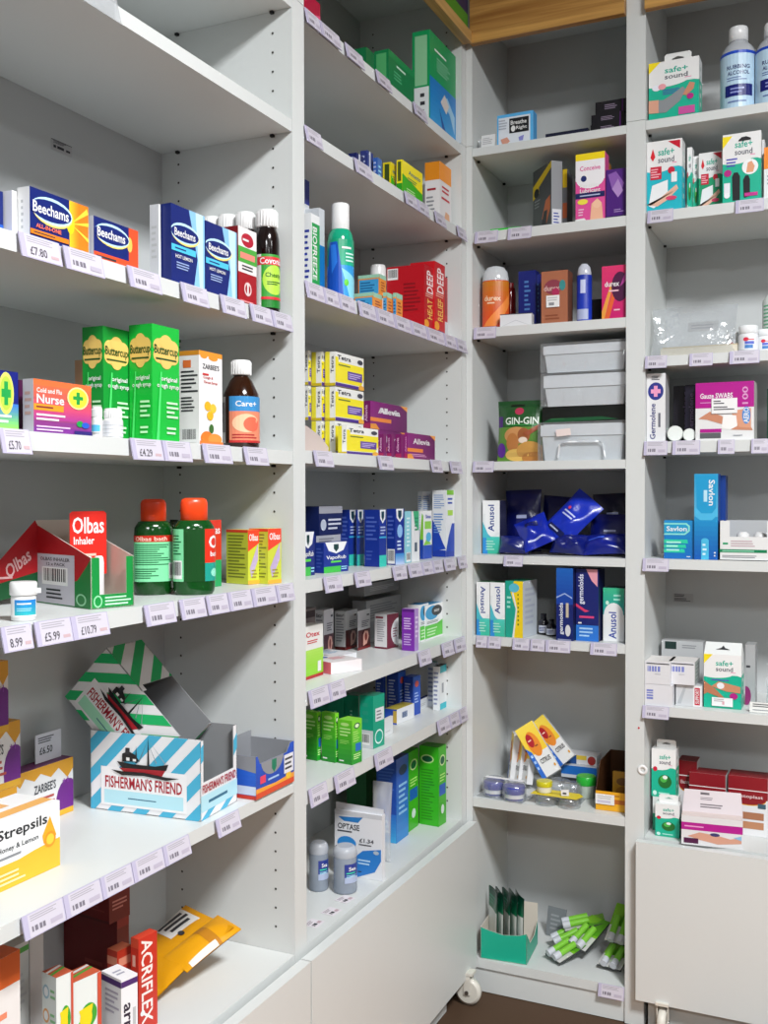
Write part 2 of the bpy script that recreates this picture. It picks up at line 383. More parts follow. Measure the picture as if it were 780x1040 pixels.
b1=bookcase('L','white bookcase left in the photo, holding cold remedies and the striped cartons',-1.62,-.80,.02,.02,S1s,(.40,.418),
 {1:[(19,61),(61.5,99),(99.5,131),(131.5,163),(163.5,190),(218,241)],
  2:[(0,30,'8.99'),(34,70.6,'£5.99'),(71,108,'£10.79'),(146,176),(182,207),(209,230),(231,254),(255,279),(280,297)],
  3:[(0,30,'£5.70'),(133,164,'£4.29'),(165,193),(206,234),(248,271)],
  4:[(21,62,'£7.80'),(66,105),(131,163),(185,211),(225,249),(255,275.5),(276.5,296)],
  5:[]})
b2=bookcase('L','white bookcase right of the wide one, with a plain low door beside the corner',-.80,-.001,.02,.029,S2s,(.40,.419),
 {1:[(313,330.5),(339,358.5),(380,397),(444,455.5),(456,465.3),(466,473.5)],2:[(313,332.5),(333,348.7),(424.7,436.4),(448.6,459.6),(461,471.7)],
  3:[(328.7,346),(360,375),(398.7,411.6),(414.5,427.5),(428,438.5),(439,448.6),(451,461),(465,473)],4:[(319,337),(384,398),(437.6,448),(457,468)],
  5:[(311,328.5),(329,343.5),(344,359.7),(364.5,381),(381.6,399.5),(400,416.5),(417,432.5),(433,450.5),(451,462.5),(463,473.2)],
  6:[(311,327),(361,377.5),(411.6,423.5),(424,435),(442,452),(464.5,473)],7:[(311.5,325.3),(326,346),(352,369.4),(383,397),(420.6,433)]})
b3=bookcase('R','narrow white bookcase in the corner, open down to the floor',0,.40,.016,.02,SAs,(.058,.08),
 {0:[(608.5,635)],2:[(484,495),(495.6,509),(521,538),(539,553.5),(554.5,579.6),(600,627)],3:[(512,531)],4:[(480.5,501.6)],5:[(481.5,504)],6:[(482.7,505.8),(516,539.7)]})
b4=bookcase('R','white bookcase at the right edge with first aid goods above a low door',.40,1.22,.022,.02,SBs,(.405,.427),
 {1:[(653,680)],2:[(653,679.5)],3:[(654,677.7),(683,711),(729,746),(763,780)],4:[(655,677),(700,723.5),(740.5,771)],5:[(657,683),(746,774.6)]})
def xp(U,px): return PW(U,-.004,px,500)[1 if U=='L' else 0]
sh5=[o for o in bpy.data.objects if o.parent==b1 and o.name.startswith('shelf') and '_' not in o.name]
clipstrip(sh5[4],b1,'L',1.795,1.815,72,118,10)
# plain doors, plinths, castors
solid('door',.008,-1.615,.061,.028,-.8165,.410,LAM,b1); solid('door',.008,-.8125,.061,.028,-.003,.410,LAM,b2)
solid('door',.4095,-.028,.071,1.215,-.008,.424,LAM,b4)
solid('plinth',-.022,-1.60,0,-.004,-.8,.058,LAM,b1); solid('plinth',-.022,-.79,0,-.004,-.12,.058,LAM,b2)
solid('plinth',.017,.006,0,.379,.022,.0575,LAM,b3); solid('plinth',.43,.01,0,1.2,.026,.0575,LAM,b4)
CAST=mat('castor_plastic',.4,base='#d6d2c8')
def castor(parent,x,y,ax):
    r=.031; b=M(); lp=[(r-.006,-.009),(r,-.006),(r,.006),(r-.006,.009)]
    b.lathe(lp,24); 
    # lathe is about z; turn the wheel onto its side
    b.v=[(x+(v[2] if ax=='x' else v[0]),y+(v[2] if ax=='y' else v[1]),.0315+(v[0] if ax=='x' else v[1])) for v in b.v]
    w=b.build('castor',CAST,parent,parent.location)
    f=M()
    for t in (-.0125,.0105):
        if ax=='x': f.box(x+t,y-.008,.026,x+t+.002,y+.008,.074)
        else: f.box(x-.008,y+t,.026,x+.008,y+t+.002,.074)
    f.box(x-.014,y-.014,.072,x+.014,y+.014,.078); f.build('fork',CAST,w,parent.location)
    h=M(); h.lathe([(.005,-.0145),(.005,.0145)],12); h.v=[(x+(v[2] if ax=='x' else v[0]),y+(v[2] if ax=='y' else v[1]),.0315+(v[0] if ax=='x' else v[1])) for v in h.v]
    h.build('axle',mat('steel',.3,base='#b0b0b0',metal=1),w,parent.location)
castor(b2,.030,-.066,'y'); castor(b4,.468,-.022,'x')
# oak pelmets and the printed sign board
solid('pelmet',.0165,-.0185,2.253,.3785,.0,2.46,OAKR,b3); solid('pelmet',.4225,-.0185,2.253,1.2,.0,2.46,OAKR,b4)
solid('pelmet',.0005,-.80,2.253,.022,-.02,2.279,OAKL,b2)
b=M(); b.plate([(-.80,2.28),(-.022,2.28),(-.022,2.62),(-.80,2.62)],.006,'#0a1250',lambda u,v,t:(.013-t,u,v))
art(b,[('r',0,0,1,.03,'#d8d8cc'),('r',0,.03,1,.115,'#3f8f1e')],.778,.34,lambda u,v,o:(.013+o,-.80+u,2.28+v))
tag(b.build('sign_board',CARD),'navy and green printed board standing on the oak strip at the top','sign')
# small marks stuck on the bookcases
def sticker(name,parent,U,s,x0,x1,y0,y1,ops,c='#d8d6da',facing='front',m=None,th=.0004):
    a=PW(U,s,x0,y0); d=PW(U,s,x1,y1); k=1 if U=='L' else 0; w=d[k]-a[k]; h=a.z-d.z
    b=M(); fn=lambda u,v,t:UV(U,a[k]+u,s+t,d.z+v); b.plate([(0,0),(w,0),(w,h),(0,h)],th,c,fn); art(b,ops,w,h,lambda u,v,o:fn(u,v,-o))
    return b.build(name,m or PAPER,parent,parent.location)
sticker('stuck_price_label',b1,'L',.2652,52,73,140,160,[('r',.0,.93,1,1,'#55545a'),('l',.1,.66,.9,.92,3,'k'),('t','£0.00',.5,.35,.75,.28,'k')][:2]+[('r',.1,.25,.22,.5,'k'),('r',.28,.25,.6,.5,'k'),('r',.7,.25,.9,.45,'k')],c='#b9b9bb')
sticker('stuck_price_label',b4,'R',.2652,684,704,602.5,612,[('l',.05,.6,.6,.95,2,'k'),('l',.05,.1,.95,.5,3,'k')],c='#b5b5b6')
b=M(); cpt=PW('R',-.0005,652.5,782); b.lathe([(.0045,0),(.0115,0),(.0115,.0008),(.0045,.0008),(.0045,0)],20,closed=False)
b.v=[(cpt.x+v[0],-.0004-v[2],cpt.z+v[1]) for v in b.v]; b.build('paper_ring',PAPER,b4,b4.location)
cpt=PW('R',0,648.8,739.3); b=M(); b.lathe([(.0022,0),(.0022,.0006)],12,'R'); b.v=[(cpt.x+v[0],-v[2],cpt.z+v[1]) for v in b.v]; b.build('red_dot',PAPER,b4,b4.location)
# ================================================================ builders for the goods
RECT=[[(0,0),(1,0),(1,1),(0,1)]]
def rc(a,b,c,d): return [(a,b),(c,b),(c,d),(a,d)]
def tray(name,label,cat,P0,rz,w,d,h,walls={},arts={},cout='W',cin='E',th=.0014,group=None,heights=1):
    m=M()
    m.box(0,0,0,w,d,.0012,cin)
    for k in 'FLRKT':
        if k=='T' and 'T' not in walls: continue
        pcs=walls.get(k,RECT)
        if k=='K': fw,fh=w,h; fn=lambda u,v,o:(w-u,d+o,v)
        else: fw,fh,fn=facefn(k,w,d,h)
        for i,p in enumerate(pcs):
            ins=.0003*(k in 'LR')
            m.plate([(u*fw,v*fh) for u,v in p],th,cout if not isinstance(cout,dict) else cout.get(k,'W'),lambda u,v,t,fn=fn:fn(u,v,-t-ins*0),back=cin)
        if k in arts: art(m,arts[k],fw,fh,fn,clips=pcs)
    o=m.build(name); o.location=P0; o.rotation_euler=(0,0,rz); tag(o,label,cat,group); o['_d']=(w,d,h); return o
def dist(P): return (P-CAM).dot(Fv)
def camturn(P): v=CAM-P; return math.atan2(v.y,v.x)+math.pi/2
def cylspot(U,zb,x0,x1,ytop=None,s=None,gy=None,zt=None):
    cx=(x0+x1)/2
    if gy is not None:
        P=G(cx,gy,zb); r=(x1-x0)/2*dist(P)/FPX; v=P-CAM; v.z=0; P=P+v.normalized()*r
    elif zt is not None: P=G(cx,ytop,zt)
    else: P=PW(U,s,cx,ytop or 500)
    P=Vector((P.x,P.y,zb)); r=(x1-x0)/2*dist(P)/FPX
    k=1 if U=='L' else 0; lo,hi=bounds(U,P[k]); P[k]=min(max(P[k],lo+r*1.05),hi-r*1.05)
    if U=='L': P.x=max(P.x,-.264+r*1.05)
    else: P.y=min(P.y,.264-r*1.05)
    h=None
    if ytop is not None:
        v=P-CAM; v.z=0; h=onplane(P,v.normalized(),cx,ytop).z-zb
    return P,r,h
def turned(name,label,cat,P,r,h,body,cap=None,bc='W',cc='W',lab=None,labc='W',labz=(.1,.6),labr=1.0,span=150,turn=0,sy=1,group=None,bm=None,cm=None,ribs=False,capname='cap',labcol=None):
    """body and cap are profiles in fractions of radius and height; lab is print on a wrapped label"""
    b=M(); b.lathe([(a*r,z*h) for a,z in body],28,bc,sy=sy); o=b.build(name,bm or BOTL)
    o.location=P+Vector((0,0,.0004)); o.rotation_euler=(0,0,camturn(P)+math.radians(turn)); tag(o,label,cat,group)
    if cap:
        c=M(); c.lathe([(a*r,z*h) for a,z in cap],28,cc,sy=sy)
        if ribs:
            z0=min(z for a,z in cap)*h; z1=max(z for a,z in cap)*h; rr=max(a for a,z in cap)*r
            for k in range(22):
                a=2*math.pi*k/22; x=math.cos(a)*rr;y=math.sin(a)*rr*sy; c.box(x-.0006,y-.0006,z0+.001,x+.0006,y+.0006,z1-.003,cc)
        c.build(capname,cm or PLAS,o)
    if lab is not None:
        l=M(); sp=math.radians(span); W=r*labr*sp; H=(labz[1]-labz[0])*h; R=r*labr+.0004
        fn=lambda u,v,of:((R+of)*math.cos(-math.pi/2+(u/W-.5)*sp),sy*(R+of)*math.sin(-math.pi/2+(u/W-.5)*sp),labz[0]*h+v)
        art(l,[('r',0,0,1,1,labc)]+lab,W,H,fn,nu=14); l.build('label',mat('label_paper',.35,coat=.2),o)
    return o
def pose(o,loc,U='L',yaw=0,pitch=0,roll=0):
    o.matrix_world=Matrix.Translation(loc)@Matrix.Rotation(BASE[U]+math.radians(yaw),4,'Z')@Matrix.Rotation(math.radians(-pitch),4,'X')@Matrix.Rotation(math.radians(roll),4,'Y'); return o
def fb(name,label,cat,w,d,h,U='L',loc=(0,0,0),yaw=0,pitch=0,roll=0,c='W',F=(),L=(),R=(),T=(),cF=None,cL=None,cR=None,cT=None,group=None,m=None,ox=-.5):
    b=M(); b.box(0,0,0,w,d,h,c,F=cF,L=cL,R=cR,T=cT)
    for k,ops in (('F',F),('L',L),('R',R),('T',T)):
        if ops: fw,fh,fn=facefn(k,w,d,h); art(b,ops,fw,fh,fn)
    b.v=[(x+ox*w,y,z) for x,y,z in b.v]
    o=b.build(name,m); tag(o,label,cat,group); pose(o,Vector(loc),U,yaw,pitch,roll); o['_d']=(w,d,h); return o
def bag(name,label,cat,w,h,t,U,loc,yaw=0,pitch=0,roll=0,c='N',ops=(),m=None,seed=1,group=None,n=14,crimp=.05,wr=.12,part=None,parent=None):
    rr=random.Random(seed); ph=[(rr.uniform(0,6),rr.uniform(0,6),rr.uniform(2,6),rr.uniform(2,6)) for _ in range(5)]
    def th(a,b):
        if b<crimp or b>1-crimp: return .0007
        q=max(0,math.sin(math.pi*(b-crimp)/(1-2*crimp)))**.5*max(0,math.sin(math.pi*a))**.5
        k=sum(math.sin(p*1+a*x*2)*math.sin(q_+b*y*2) for p,q_,x,y in ph)/5
        return .0007+t/2*q*(1+wr*4*k)
    bend=rr.uniform(-.006,.006)
    def fn(u,v,o,sg=-1):
        a=min(1,max(0,u/w));b=min(1,max(0,v/h)); sq=1-.05*math.sin(math.pi*b)
        return ((u-w/2)*sq,sg*(th(a,b)+o)+bend*math.sin(a*3),v)
    b=M()
    for sg in (-1,1):
        vs=[];fs=[]
        for i in range(n+1):
            for j in range(n+1): vs.append(fn(w*i/n,h*j/n,0,sg))
        for i in range(n):
            for j in range(n):
                q=(i*(n+1)+j,(i+1)*(n+1)+j,(i+1)*(n+1)+j+1,i*(n+1)+j+1); fs.append(q if sg<0 else q[::-1])
        b.mesh(vs,fs,c,True)
    if ops: art(b,list(ops),w,h,lambda u,v,o:fn(u,v,o*2+.0002),nu=n,nv=n)
    o=b.build(name,m or FOILM); 
    if label: tag(o,label,cat,group)
    if parent: o.parent=parent
    pose(o,Vector(loc),U,yaw,pitch,roll); return o
def Wp(U,u,s,z): return Vector(UV(U,u,s,z))
MED=[(.9,0),(1,.015),(1,.58),(.97,.64),(.8,.72),(.5,.79),(.42,.81),(.42,.86)]
MEDC=[(.5,.855),(.54,.86),(.54,.985),(.5,1)]
POT=[(.86,0),(.9,.02),(.9,.74),(.8,.77),(.8,.82)]
POTC=[(.97,.78),(1,.79),(1,.98),(.95,1)]
fine=lambda n,c='k',a=.1,b=.1,x=.9,y=.5:('l',a,b,x,y,n,c)

def bagc(name,label,cat,bl,br,tl,t,c,ops=(),m=None,seed=1,group=None,n=14,crimp=.05,wr=.12,lift=0):
    """pouch given by three corners, each (pixel x, pixel y, height)"""
    A,B,D=(G(*p) for p in (bl,br,tl)); X=(B-A); w=X.length; X.normalize(); Z=(D-A); Z=Z-X*Z.dot(X); h=Z.length; Z.normalize(); Y=Z.cross(X)
    o=bag(name,label,cat,w,h,t,'R',(0,0,0),c=c,ops=ops,m=m,seed=seed,group=group,n=n,crimp=crimp,wr=wr)
    O=A+X*w/2+Vector((0,0,lift)); o.matrix_world=Matrix(((X.x,Y.x,Z.x,O.x),(X.y,Y.y,Z.y,O.y),(X.z,Y.z,Z.z,O.z),(0,0,0,1))); return o
# ================================================================ wide bookcase: upper shelves
z=1.487; CG='cold remedy cartons on the cold remedy shelf'
beech=lambda:[('r',.66,0,1,1,'O'),('g',.66,.1,.84,1,'#f9c828','O',False),('e',.68,.55,.07,.2,'Y'),('p','#f9d040',.68,.55,1,.85,.97,.95),('p','#f9d040',.68,.55,1,.6,1,.68),('p','#f9d040',.68,.55,1,.28,1,.36),
  ('e',.37,.63,.34,.27,'#f3dc7a'),('e',.36,.655,.345,.25,'#bfe6f7'),('e',.34,.65,.35,.2,'N'),('t','Beechams',.34,.66,.6,.21,'W'),('t','ALL-IN-ONE',.3,.31,.42,.08,'#ff7a5a'),('r',0,.13,.64,.22,'O'),('l',.05,.15,.5,.2,1,'k')]
cb('medicine_carton','navy and orange cold remedy carton, the larger and left one of two','box','L',z,30,89.3,(30,189),s=.012,xs=17.5,c='N',F=beech(),L=[('l',.3,.2,.5,.8,5,'e')],cL='W',cT='W',group=None)
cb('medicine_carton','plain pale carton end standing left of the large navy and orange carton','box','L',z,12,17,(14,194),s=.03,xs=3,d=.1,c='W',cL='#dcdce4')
cb('medicine_carton','dark blue carton cut off by the left edge on the cold remedy shelf','box','L',z,-30,3,(2,195),s=.04,d=.06,c='N',F=[('r',0,0,1,.3,'B')])
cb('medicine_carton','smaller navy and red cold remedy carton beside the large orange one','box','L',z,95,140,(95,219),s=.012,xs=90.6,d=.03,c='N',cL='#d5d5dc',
  F=[('r',.78,0,1,1,'#e8502a'),('e',.8,.6,.06,.18,'#ffc25a'),('r',0,0,.8,.2,'#e8502a'),('e',.41,.66,.38,.27,'#f3dc7a'),('e',.4,.68,.385,.25,'#bfe6f7'),('e',.385,.67,.39,.2,'N'),('t','Beechams',.38,.68,.62,.22,'W'),('l',.05,.06,.6,.16,1,'k')])
lem=lambda:[('p','#8cc4ee',.52,1,1,1,1,0,.66,0,.78,.4),('p','#c6e4f8',.72,1,.95,1,.95,0,.85,0),('e',.42,.66,.42,.14,'#f3dc7a'),('e',.4,.672,.42,.128,'#bfe6f7'),('e',.4,.665,.41,.1,'N'),('t','Beechams',.4,.665,.62,.1,'W'),('r',0,.42,.72,.5,'#4fc3e8'),('l',.1,.44,.5,.48,1,'N'),('t','HOT LEMON',.36,.36,.5,.045,'W'),('l',.14,.2,.55,.3,3,'#9ab0e0')]
cb('medicine_carton','tall navy and pale blue sachet carton, the left and nearer of the pair','box','L',z,173.6,207.5,(173.6,206),s=.012,xs=163.3,c='N',F=lem(),cL='#0c1f6a',cT='W')
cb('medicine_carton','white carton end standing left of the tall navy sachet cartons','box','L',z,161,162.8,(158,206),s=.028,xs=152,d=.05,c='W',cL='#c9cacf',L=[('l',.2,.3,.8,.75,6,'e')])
cb('medicine_carton','tall navy and pale blue sachet carton touching the dark red carton','box','L',z,208.6,240.2,(208.6,223.8),s=.012,d=.025,c='N',F=lem())
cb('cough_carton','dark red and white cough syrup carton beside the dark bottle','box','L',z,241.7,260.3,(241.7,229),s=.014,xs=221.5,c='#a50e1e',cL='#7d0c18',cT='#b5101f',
  F=[('r',0,.42,1,1,'#ece6e6'),('e',.5,.85,.33,.09,'#b51230'),('l',0.250,0.820,0.750,0.880,1,'W'),('r',0,.55,1,.75,'#4aa83c'),('r',.1,.6,.9,.68,'#e88a7a'),('l',.2,.45,.9,.53,2,'k'),('e',.5,.22,.2,.09,'#e6c6c6'),('e',.5,.22,.14,.06,'#a50e1e'),('r',.46,.15,.54,.29,'W'),('l',.1,.03,.95,.08,1,'#d88')])
P,r,h=cylspot('L',z,258.6,283.6,214.8,s=.036)
MED2=[(.94,0),(1,.015),(1,.68),(.98,.73),(.9,.78),(.78,.815),(.74,.83),(.74,.85)]
cov=[('r',0,0,.28,1,'#e6e4e2'),('r',.28,.2,1,1,'#3a9d3a'),('e',.68,.52,.36,.28,'#b4e04a'),('r',.28,.0,1,.14,'#1f7d2c'),('r',.15,.8,1,.95,'#d92c3a'),('t','Covonia',.6,.875,.72,.12,'W'),('t','Chesty',.65,.6,.5,.11,'#1c5a20'),('l',.45,.42,.9,.5,2,'#1c5a20'),('r',.28,.15,1,.2,'#d92c3a')]
turned('syrup_bottle','dark syrup bottle with white cap and lime green label in front','bottle',P,r,h,MED2,[(.74,.835),(.82,.84),(.86,.985),(.78,1)],'#150a0a','W',cov,'#3a9d3a',(.07,.57),span=160,turn=8,ribs=True)
for i,(a,b_,y,zt,lb) in enumerate([(240,258.5,217.6,0,'white-capped dark bottle directly behind the red cough carton'),(222.5,240,220,0,'white-capped dark bottle above the right sachet carton'),(207,223.5,222.3,0,'white-capped bottle farthest left in the row behind the sachet cartons')]):
    P2=G((a+b_)/2,y,z+h-.001); P2.z=z
    turned('syrup_bottle',lb,'bottle',P2,r*.9,h,MED2,[(.74,.835),(.82,.84),(.86,.985),(.78,1)],'#150a0a','W',None,ribs=True)
# third tier
z=1.265
cb('tablet_carton','navy carton with a green cross badge, cut off by the left edge','box','L',z,-22,18.3,(17,378.5),s=.012,d=.03,c='#101c7c',F=[('g',0,0,1,.45,'#8ee05a','#3f7fd0',True),('e',.68,.62,.2,.36,'#e6f06a'),('e',.68,.62,.16,.29,'#b7e04a'),('r',.56,.55,.8,.69,'#1ea04a'),('r',.63,.42,.73,.82,'#1ea04a'),('l',.35,.1,.95,.28,2,'W')])
cb('tablet_carton','dark purple carton edge behind the navy green-cross carton','box','L',z,19,24,(20,386),s=.05,d=.04,c='#4a1440')
nurse=[('g',0,0,1,1,'#7a2f8e','#f0703c',True),('g',0,.25,1,.62,'#b03a90','#ea5560',True),('t','Cold and Flu',.26,.80,.42,.09,'W'),('t','Nurse',.28,.64,.46,.17,'W'),('r',0,.42,.5,.54,'#f49a28'),('l',.04,.45,.4,.52,1,'#7a2f2e'),('l',.04,.22,.6,.38,2,'W'),('l',.04,.03,.7,.15,2,'#e6c6ea'),('e',.75,.72,.19,.22,'#f2f0a0'),('e',.75,.72,.165,.19,'#e6ec3c'),('r',.66,.69,.84,.76,'#189a44'),('r',.72,.6,.78,.84,'#189a44'),('e',.78,.22,.06,.06,'#19a04c'),('e',.88,.2,.07,.06,'#2a5ac8'),('r',.68,0,1,.08,'#2c2470')]
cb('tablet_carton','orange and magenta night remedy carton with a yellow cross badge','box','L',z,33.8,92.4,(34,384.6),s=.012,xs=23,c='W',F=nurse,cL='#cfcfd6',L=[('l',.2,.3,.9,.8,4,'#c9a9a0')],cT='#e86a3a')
for (a,b_,t_,s_,lb,cl) in [(92.8,104,413.5,.04,'small white pill bottle with a pale blue label, left of two','#58b4e0'),(105,124.5,415.5,.025,'white ribbed pill bottle between the night remedy and the green cartons','#e4e4e8')]:
    P,r,h=cylspot('L',z,a,b_,t_,s=s_)
    turned('pill_bottle',lb,'bottle',P,r,h,[(.9,0),(1,.02),(1,.6),(.9,.66),(.84,.68)],[(.84,.66),(.88,.67),(.88,.98),(.8,1)],'W','W',[('r',.1,.3,.7,.7,cl),('l',.2,.1,.8,.28,2,'E')] if cl!='#e4e4e8' else [('r',0,0,1,1,'#dcdce2'),('r',0,.2,1,.24,'e'),('r',0,.45,1,.49,'e'),('r',0,.7,1,.74,'e')],'W',(.06,.58),bm=PLAS,ribs=True)
but=lambda big:[('e',.5,.78,.4,.13,'#e9c46a'),('e',.24,.82,.2,.065,'#e9c46a'),('e',.24,.74,.2,.065,'#e9c46a'),('e',.76,.82,.2,.065,'#e9c46a'),('e',.76,.74,.2,.065,'#e9c46a'),('e',.5,.86,.22,.065,'#e9c46a'),('e',.5,.69,.2,.06,'#e9c46a'),('t','Buttercup',.5,.78,.86,.1,'#174a1c'),('r',.12,.705,.88,.72,'#174a1c'),('t','original',.6,.54,.6,.05,'W'),('t','cough syrup',.56,.48,.8,.05,'W'),('p','#4fe070',.28,.6,.33,.6,.22,0,.12,0),('l',.5,.2,.95,.36,4,'#c8f5c8'),('l',.5,.06,.9,.14,2,'#c8f5c8')]
cb('cough_carton','bright green cough syrup carton with cream flower logo, in front','box','L',z,154.2,181.8,(154.2,328.6),s=.014,xs=131,c='#12b53a',F=but(1),L=but(0),cT='#2a7a2a')
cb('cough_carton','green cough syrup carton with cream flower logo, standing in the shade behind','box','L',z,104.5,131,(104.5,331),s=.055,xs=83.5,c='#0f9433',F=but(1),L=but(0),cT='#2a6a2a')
cb('tablet_carton','cream and orange carton edge peeping out left of the green cartons','box','L',z,84,90,(86,366),s=.12,xs=76,c='#c9a08a',cL='#b48a6a')
zar=[('r',0,.95,1,1,'#e9952a'),('e',.2,.945,.15,.025,'#e9952a'),('e',.6,.94,.2,.03,'#e9952a'),('t',"ZARBEE'S",.5,.84,.72,.055,'k'),('t','Cough &',.38,.72,.42,.035,'#c04040'),('t','Throat Syrup',.48,.67,.6,.035,'#c04040'),('r',.14,.745,.4,.765,'#d03030'),('e',.35,.42,.14,.05,'#f0b41e'),('e',.58,.4,.14,.05,'#f5c53c'),('e',.45,.32,.14,.05,'#f0b41e'),('e',.5,.18,.1,.05,'#3a6a2a'),('e',.3,.08,.26,.07,'#ee7a24'),('e',.65,.07,.3,.06,'#f0913c'),('r',0,0,1,.045,'#ea7a30')]
cb('cough_carton','white honey syrup carton with orange blossoms beside the brown bottle','box','L',z,202,225.4,(202,355.6),s=.02,xs=181.8,c='#eceaea',F=zar,L=[('r',0,.95,1,1,'#d08a24'),('r',.2,.82,.6,.9,'#e07030'),('l',.1,.55,.95,.8,6,'#555'),('l',.1,.35,.95,.52,5,'#666'),('r',.05,.38,.95,.395,'#6a2028'),('b',.1,.03,.9,.18)] if 0 else [('r',0,.95,1,1,'#d08a24'),('r',.2,.82,.6,.9,'#e07030'),('l',.1,.55,.95,.8,6,'k'),('l',.1,.35,.95,.52,5,'k'),('b',.1,.03,.9,.18)],cT='#d9902a')
P,r,h=cylspot('L',z,226.5,263,366.7,s=.034)
turned('syrup_bottle','brown bottle with white cap and peach and blue label','bottle',P,r,h,[(.9,0),(1,.02),(1,.55),(.96,.62),(.62,.77),(.4,.82),(.4,.86)],[(.5,.83),(.56,.84),(.56,.985),(.5,1)],'#2a1206','W',
  [('b',0,.05,.2,.95),('r',.2,0,.3,1,'#2a1206'),('r',.3,0,1,1,'#e88a6a'),('r',.3,.68,1,1,'#3a8cc8'),('t','Care+',.62,.84,.4,.12,'W'),('e',.62,.42,.26,.2,'#f4c6a0'),('e',.72,.4,.16,.16,'#e86a50'),('l',.36,.08,.94,.2,2,'#b03030'),('r',.3,.0,1,.05,'#c03030')],'W',(.06,.58),span=175,turn=-4,ribs=True)
# ---------------------------------------------------------------- herbal shelf
z=1.045
P,r,h=cylspot('L',z,10.5,37.5,591,gy=631.5)
o=turned('pill_bottle','small white tablet pot with flip cap and blue label near the shelf edge','bottle',P,r,h,[(.84,0),(.9,.02),(.9,.62),(.84,.66)],[(.98,.66),(1,.67),(1,.96),(.93,1)],'W','W',[('g',.22,.1,.95,.9,'#2fb0b8','#1f7ed0',True),('l',.3,.62,.8,.78,1,'W'),('l',.3,.3,.85,.5,2,'c')],'#eeeeee',(.1,.6),span=150,bm=PLAS,labr=.9)
c=M(); c.box(r*.85,-.004,h*.7,r*1.25,.004,h*.82,'W'); q=c.build('flip_tab',PLAS,o)
# the display carton of red and green
P0=G(92.3,619.3,z); P0.z=z+.0004; au,ai=axes('L',math.radians(-18)); w=(onplane(P0,ai,136,590)-P0).dot(au); d=.125; h=hB=.066
d=(onplane(P0,au,37,590)-P0).dot(ai)
LP=[[(0,0),(1,0),(1,1),(.0,1.62)]]; RP=[[(0,0),(1,0),(1,1.62),(0,1)]] 
RP=[[(0,0),(1,0),(1,1.75),(0,1)]]
o=tray('display_carton','red and green display carton with a barcode sheet on its side, holding inhalers','carton',P0,BASE['L']+math.radians(-18),w,d,h,
  walls={'F':[rc(0,0,1,.27),rc(0,.27,.2,1),rc(.82,.27,1,1)],'L':[[(0,0),(1,0),(1,1),(0,1.62)]],'R':[[(0,0),(1,0),(1,1.6),(0,1)]],'K':[[(0,0),(1,0),(1,1.7),(0,1.7)]]},
  arts={'F':[('e',.16,.14,.1,.12,'#8fd0a0'),('e',.16,.14,.07,.09,'#0f8a3c'),('l',.32,.04,.95,.24,3,'#bfe6c8')],'L':[('p','#b0141c',0,.12,.8,.55,1,.97,1,1.7,0,1.7),('p','#0c7a36',0,0,1,0,1,.95,.75,.5,0,.1),('r',.0,.02,.72,1.02,'#c4c2cc'),('t','OLBAS INHALER',.36,.92,.55,.07,'k'),('t','12 x PACK',.38,.82,.35,.06,'k'),('b',.12,.4,.6,.76),('l',.2,.1,.6,.34,3,'k'),('e',.84,.16,.09,.12,'#8fd0a0'),('e',.84,.16,.065,.09,'#0c7a36')]},
  cout={'F':'#0f8a3c','L':'#0f8a3c','R':'#0f8a3c','K':'#a8141c'},cin='#d8cfc4')
def kid(parent,name,build,label=None,m=None):
    b=M(); build(b); x=b.build(name,m or CARD,parent)
    if label: x['label']=label
    return x
def hdr(b):
    y=d*.40; x0=.003; x1=w*.9; z0=.04; z1=.125
    b.plate([(x0,z0),(x1,z0),(x1,z1-.003),(x1-.004,z1),(x0+.004,z1),(x0,z1-.003)],.0008,'#d8281e',lambda u,v,t:(u,y+t,v))
    art(b,[('t','Olbas',.5,.78,.86,.26,'W'),('t','Inhaler',.38,.54,.56,.12,'W'),('l',.1,.1,.9,.36,3,'#f5c0b0')],x1-x0,z1-z0,lambda u,v,o_:(x0+u,y-o_,z0+v))
kid(o,'header_card',hdr,'red header card with white lettering')
def flap(b):
    W=.085
    b.plate([(0,.0),(W,0.02),(W,.106),(W*.96,.112),(0,.028)],.0012,'#a8141c',lambda u,v,t:(-W+u,d*.98-t,v))
    art(b,[('p','#0a4a24',0,0,1,.15,1,.38,0,.2)],W,.11,lambda u,v,o_:(-W+u,d*.98-.0013-o_,v))
    art(b,[('t','Olbas',.66,.5,.5,.16,'#d8a8a8',38,.3),('l',.3,.3,.6,.36,1,'#d8a8a8')],W,.11,lambda u,v,o_:(-W+u,d*.98-.0016-o_,v))
kid(o,'side_flap',flap,'dark red flap folded out to the left')
for i in range(3):
    q=M(); q.lathe([(.0055,.0),(.0065,.002),(.0065,.055),(.0055,.062),(.004,.064)],16,lambda zz:'#e8e8e8' if zz<.02 or zz>.05 else ('#d8402c' if zz<.035 else '#e9e2d0')); x=q.build('inhaler_stick',PLAS); x.location=P0+au*(w*(.22+.26*i))+ai*(d*(.22 if i<2 else .6))+Vector((0,0,.0022)); x.rotation_euler=(0,0,0)
    tag(x,['white and red inhaler stick standing left in the display carton','white and red inhaler stick standing right in the display carton','white and red inhaler stick behind the header card in the display carton'][i],'inhaler')
OLB=[(.88,0),(.97,.03),(1,.07),(1,.62),(.97,.7),(.78,.76),(.6,.775),(.5,.78)]
OLC=[(.52,.755),(.66,.765),(.66,.95),(.6,.985),(.45,1)]
P,r,h=cylspot('L',z,136.5,176,507,gy=605.5)
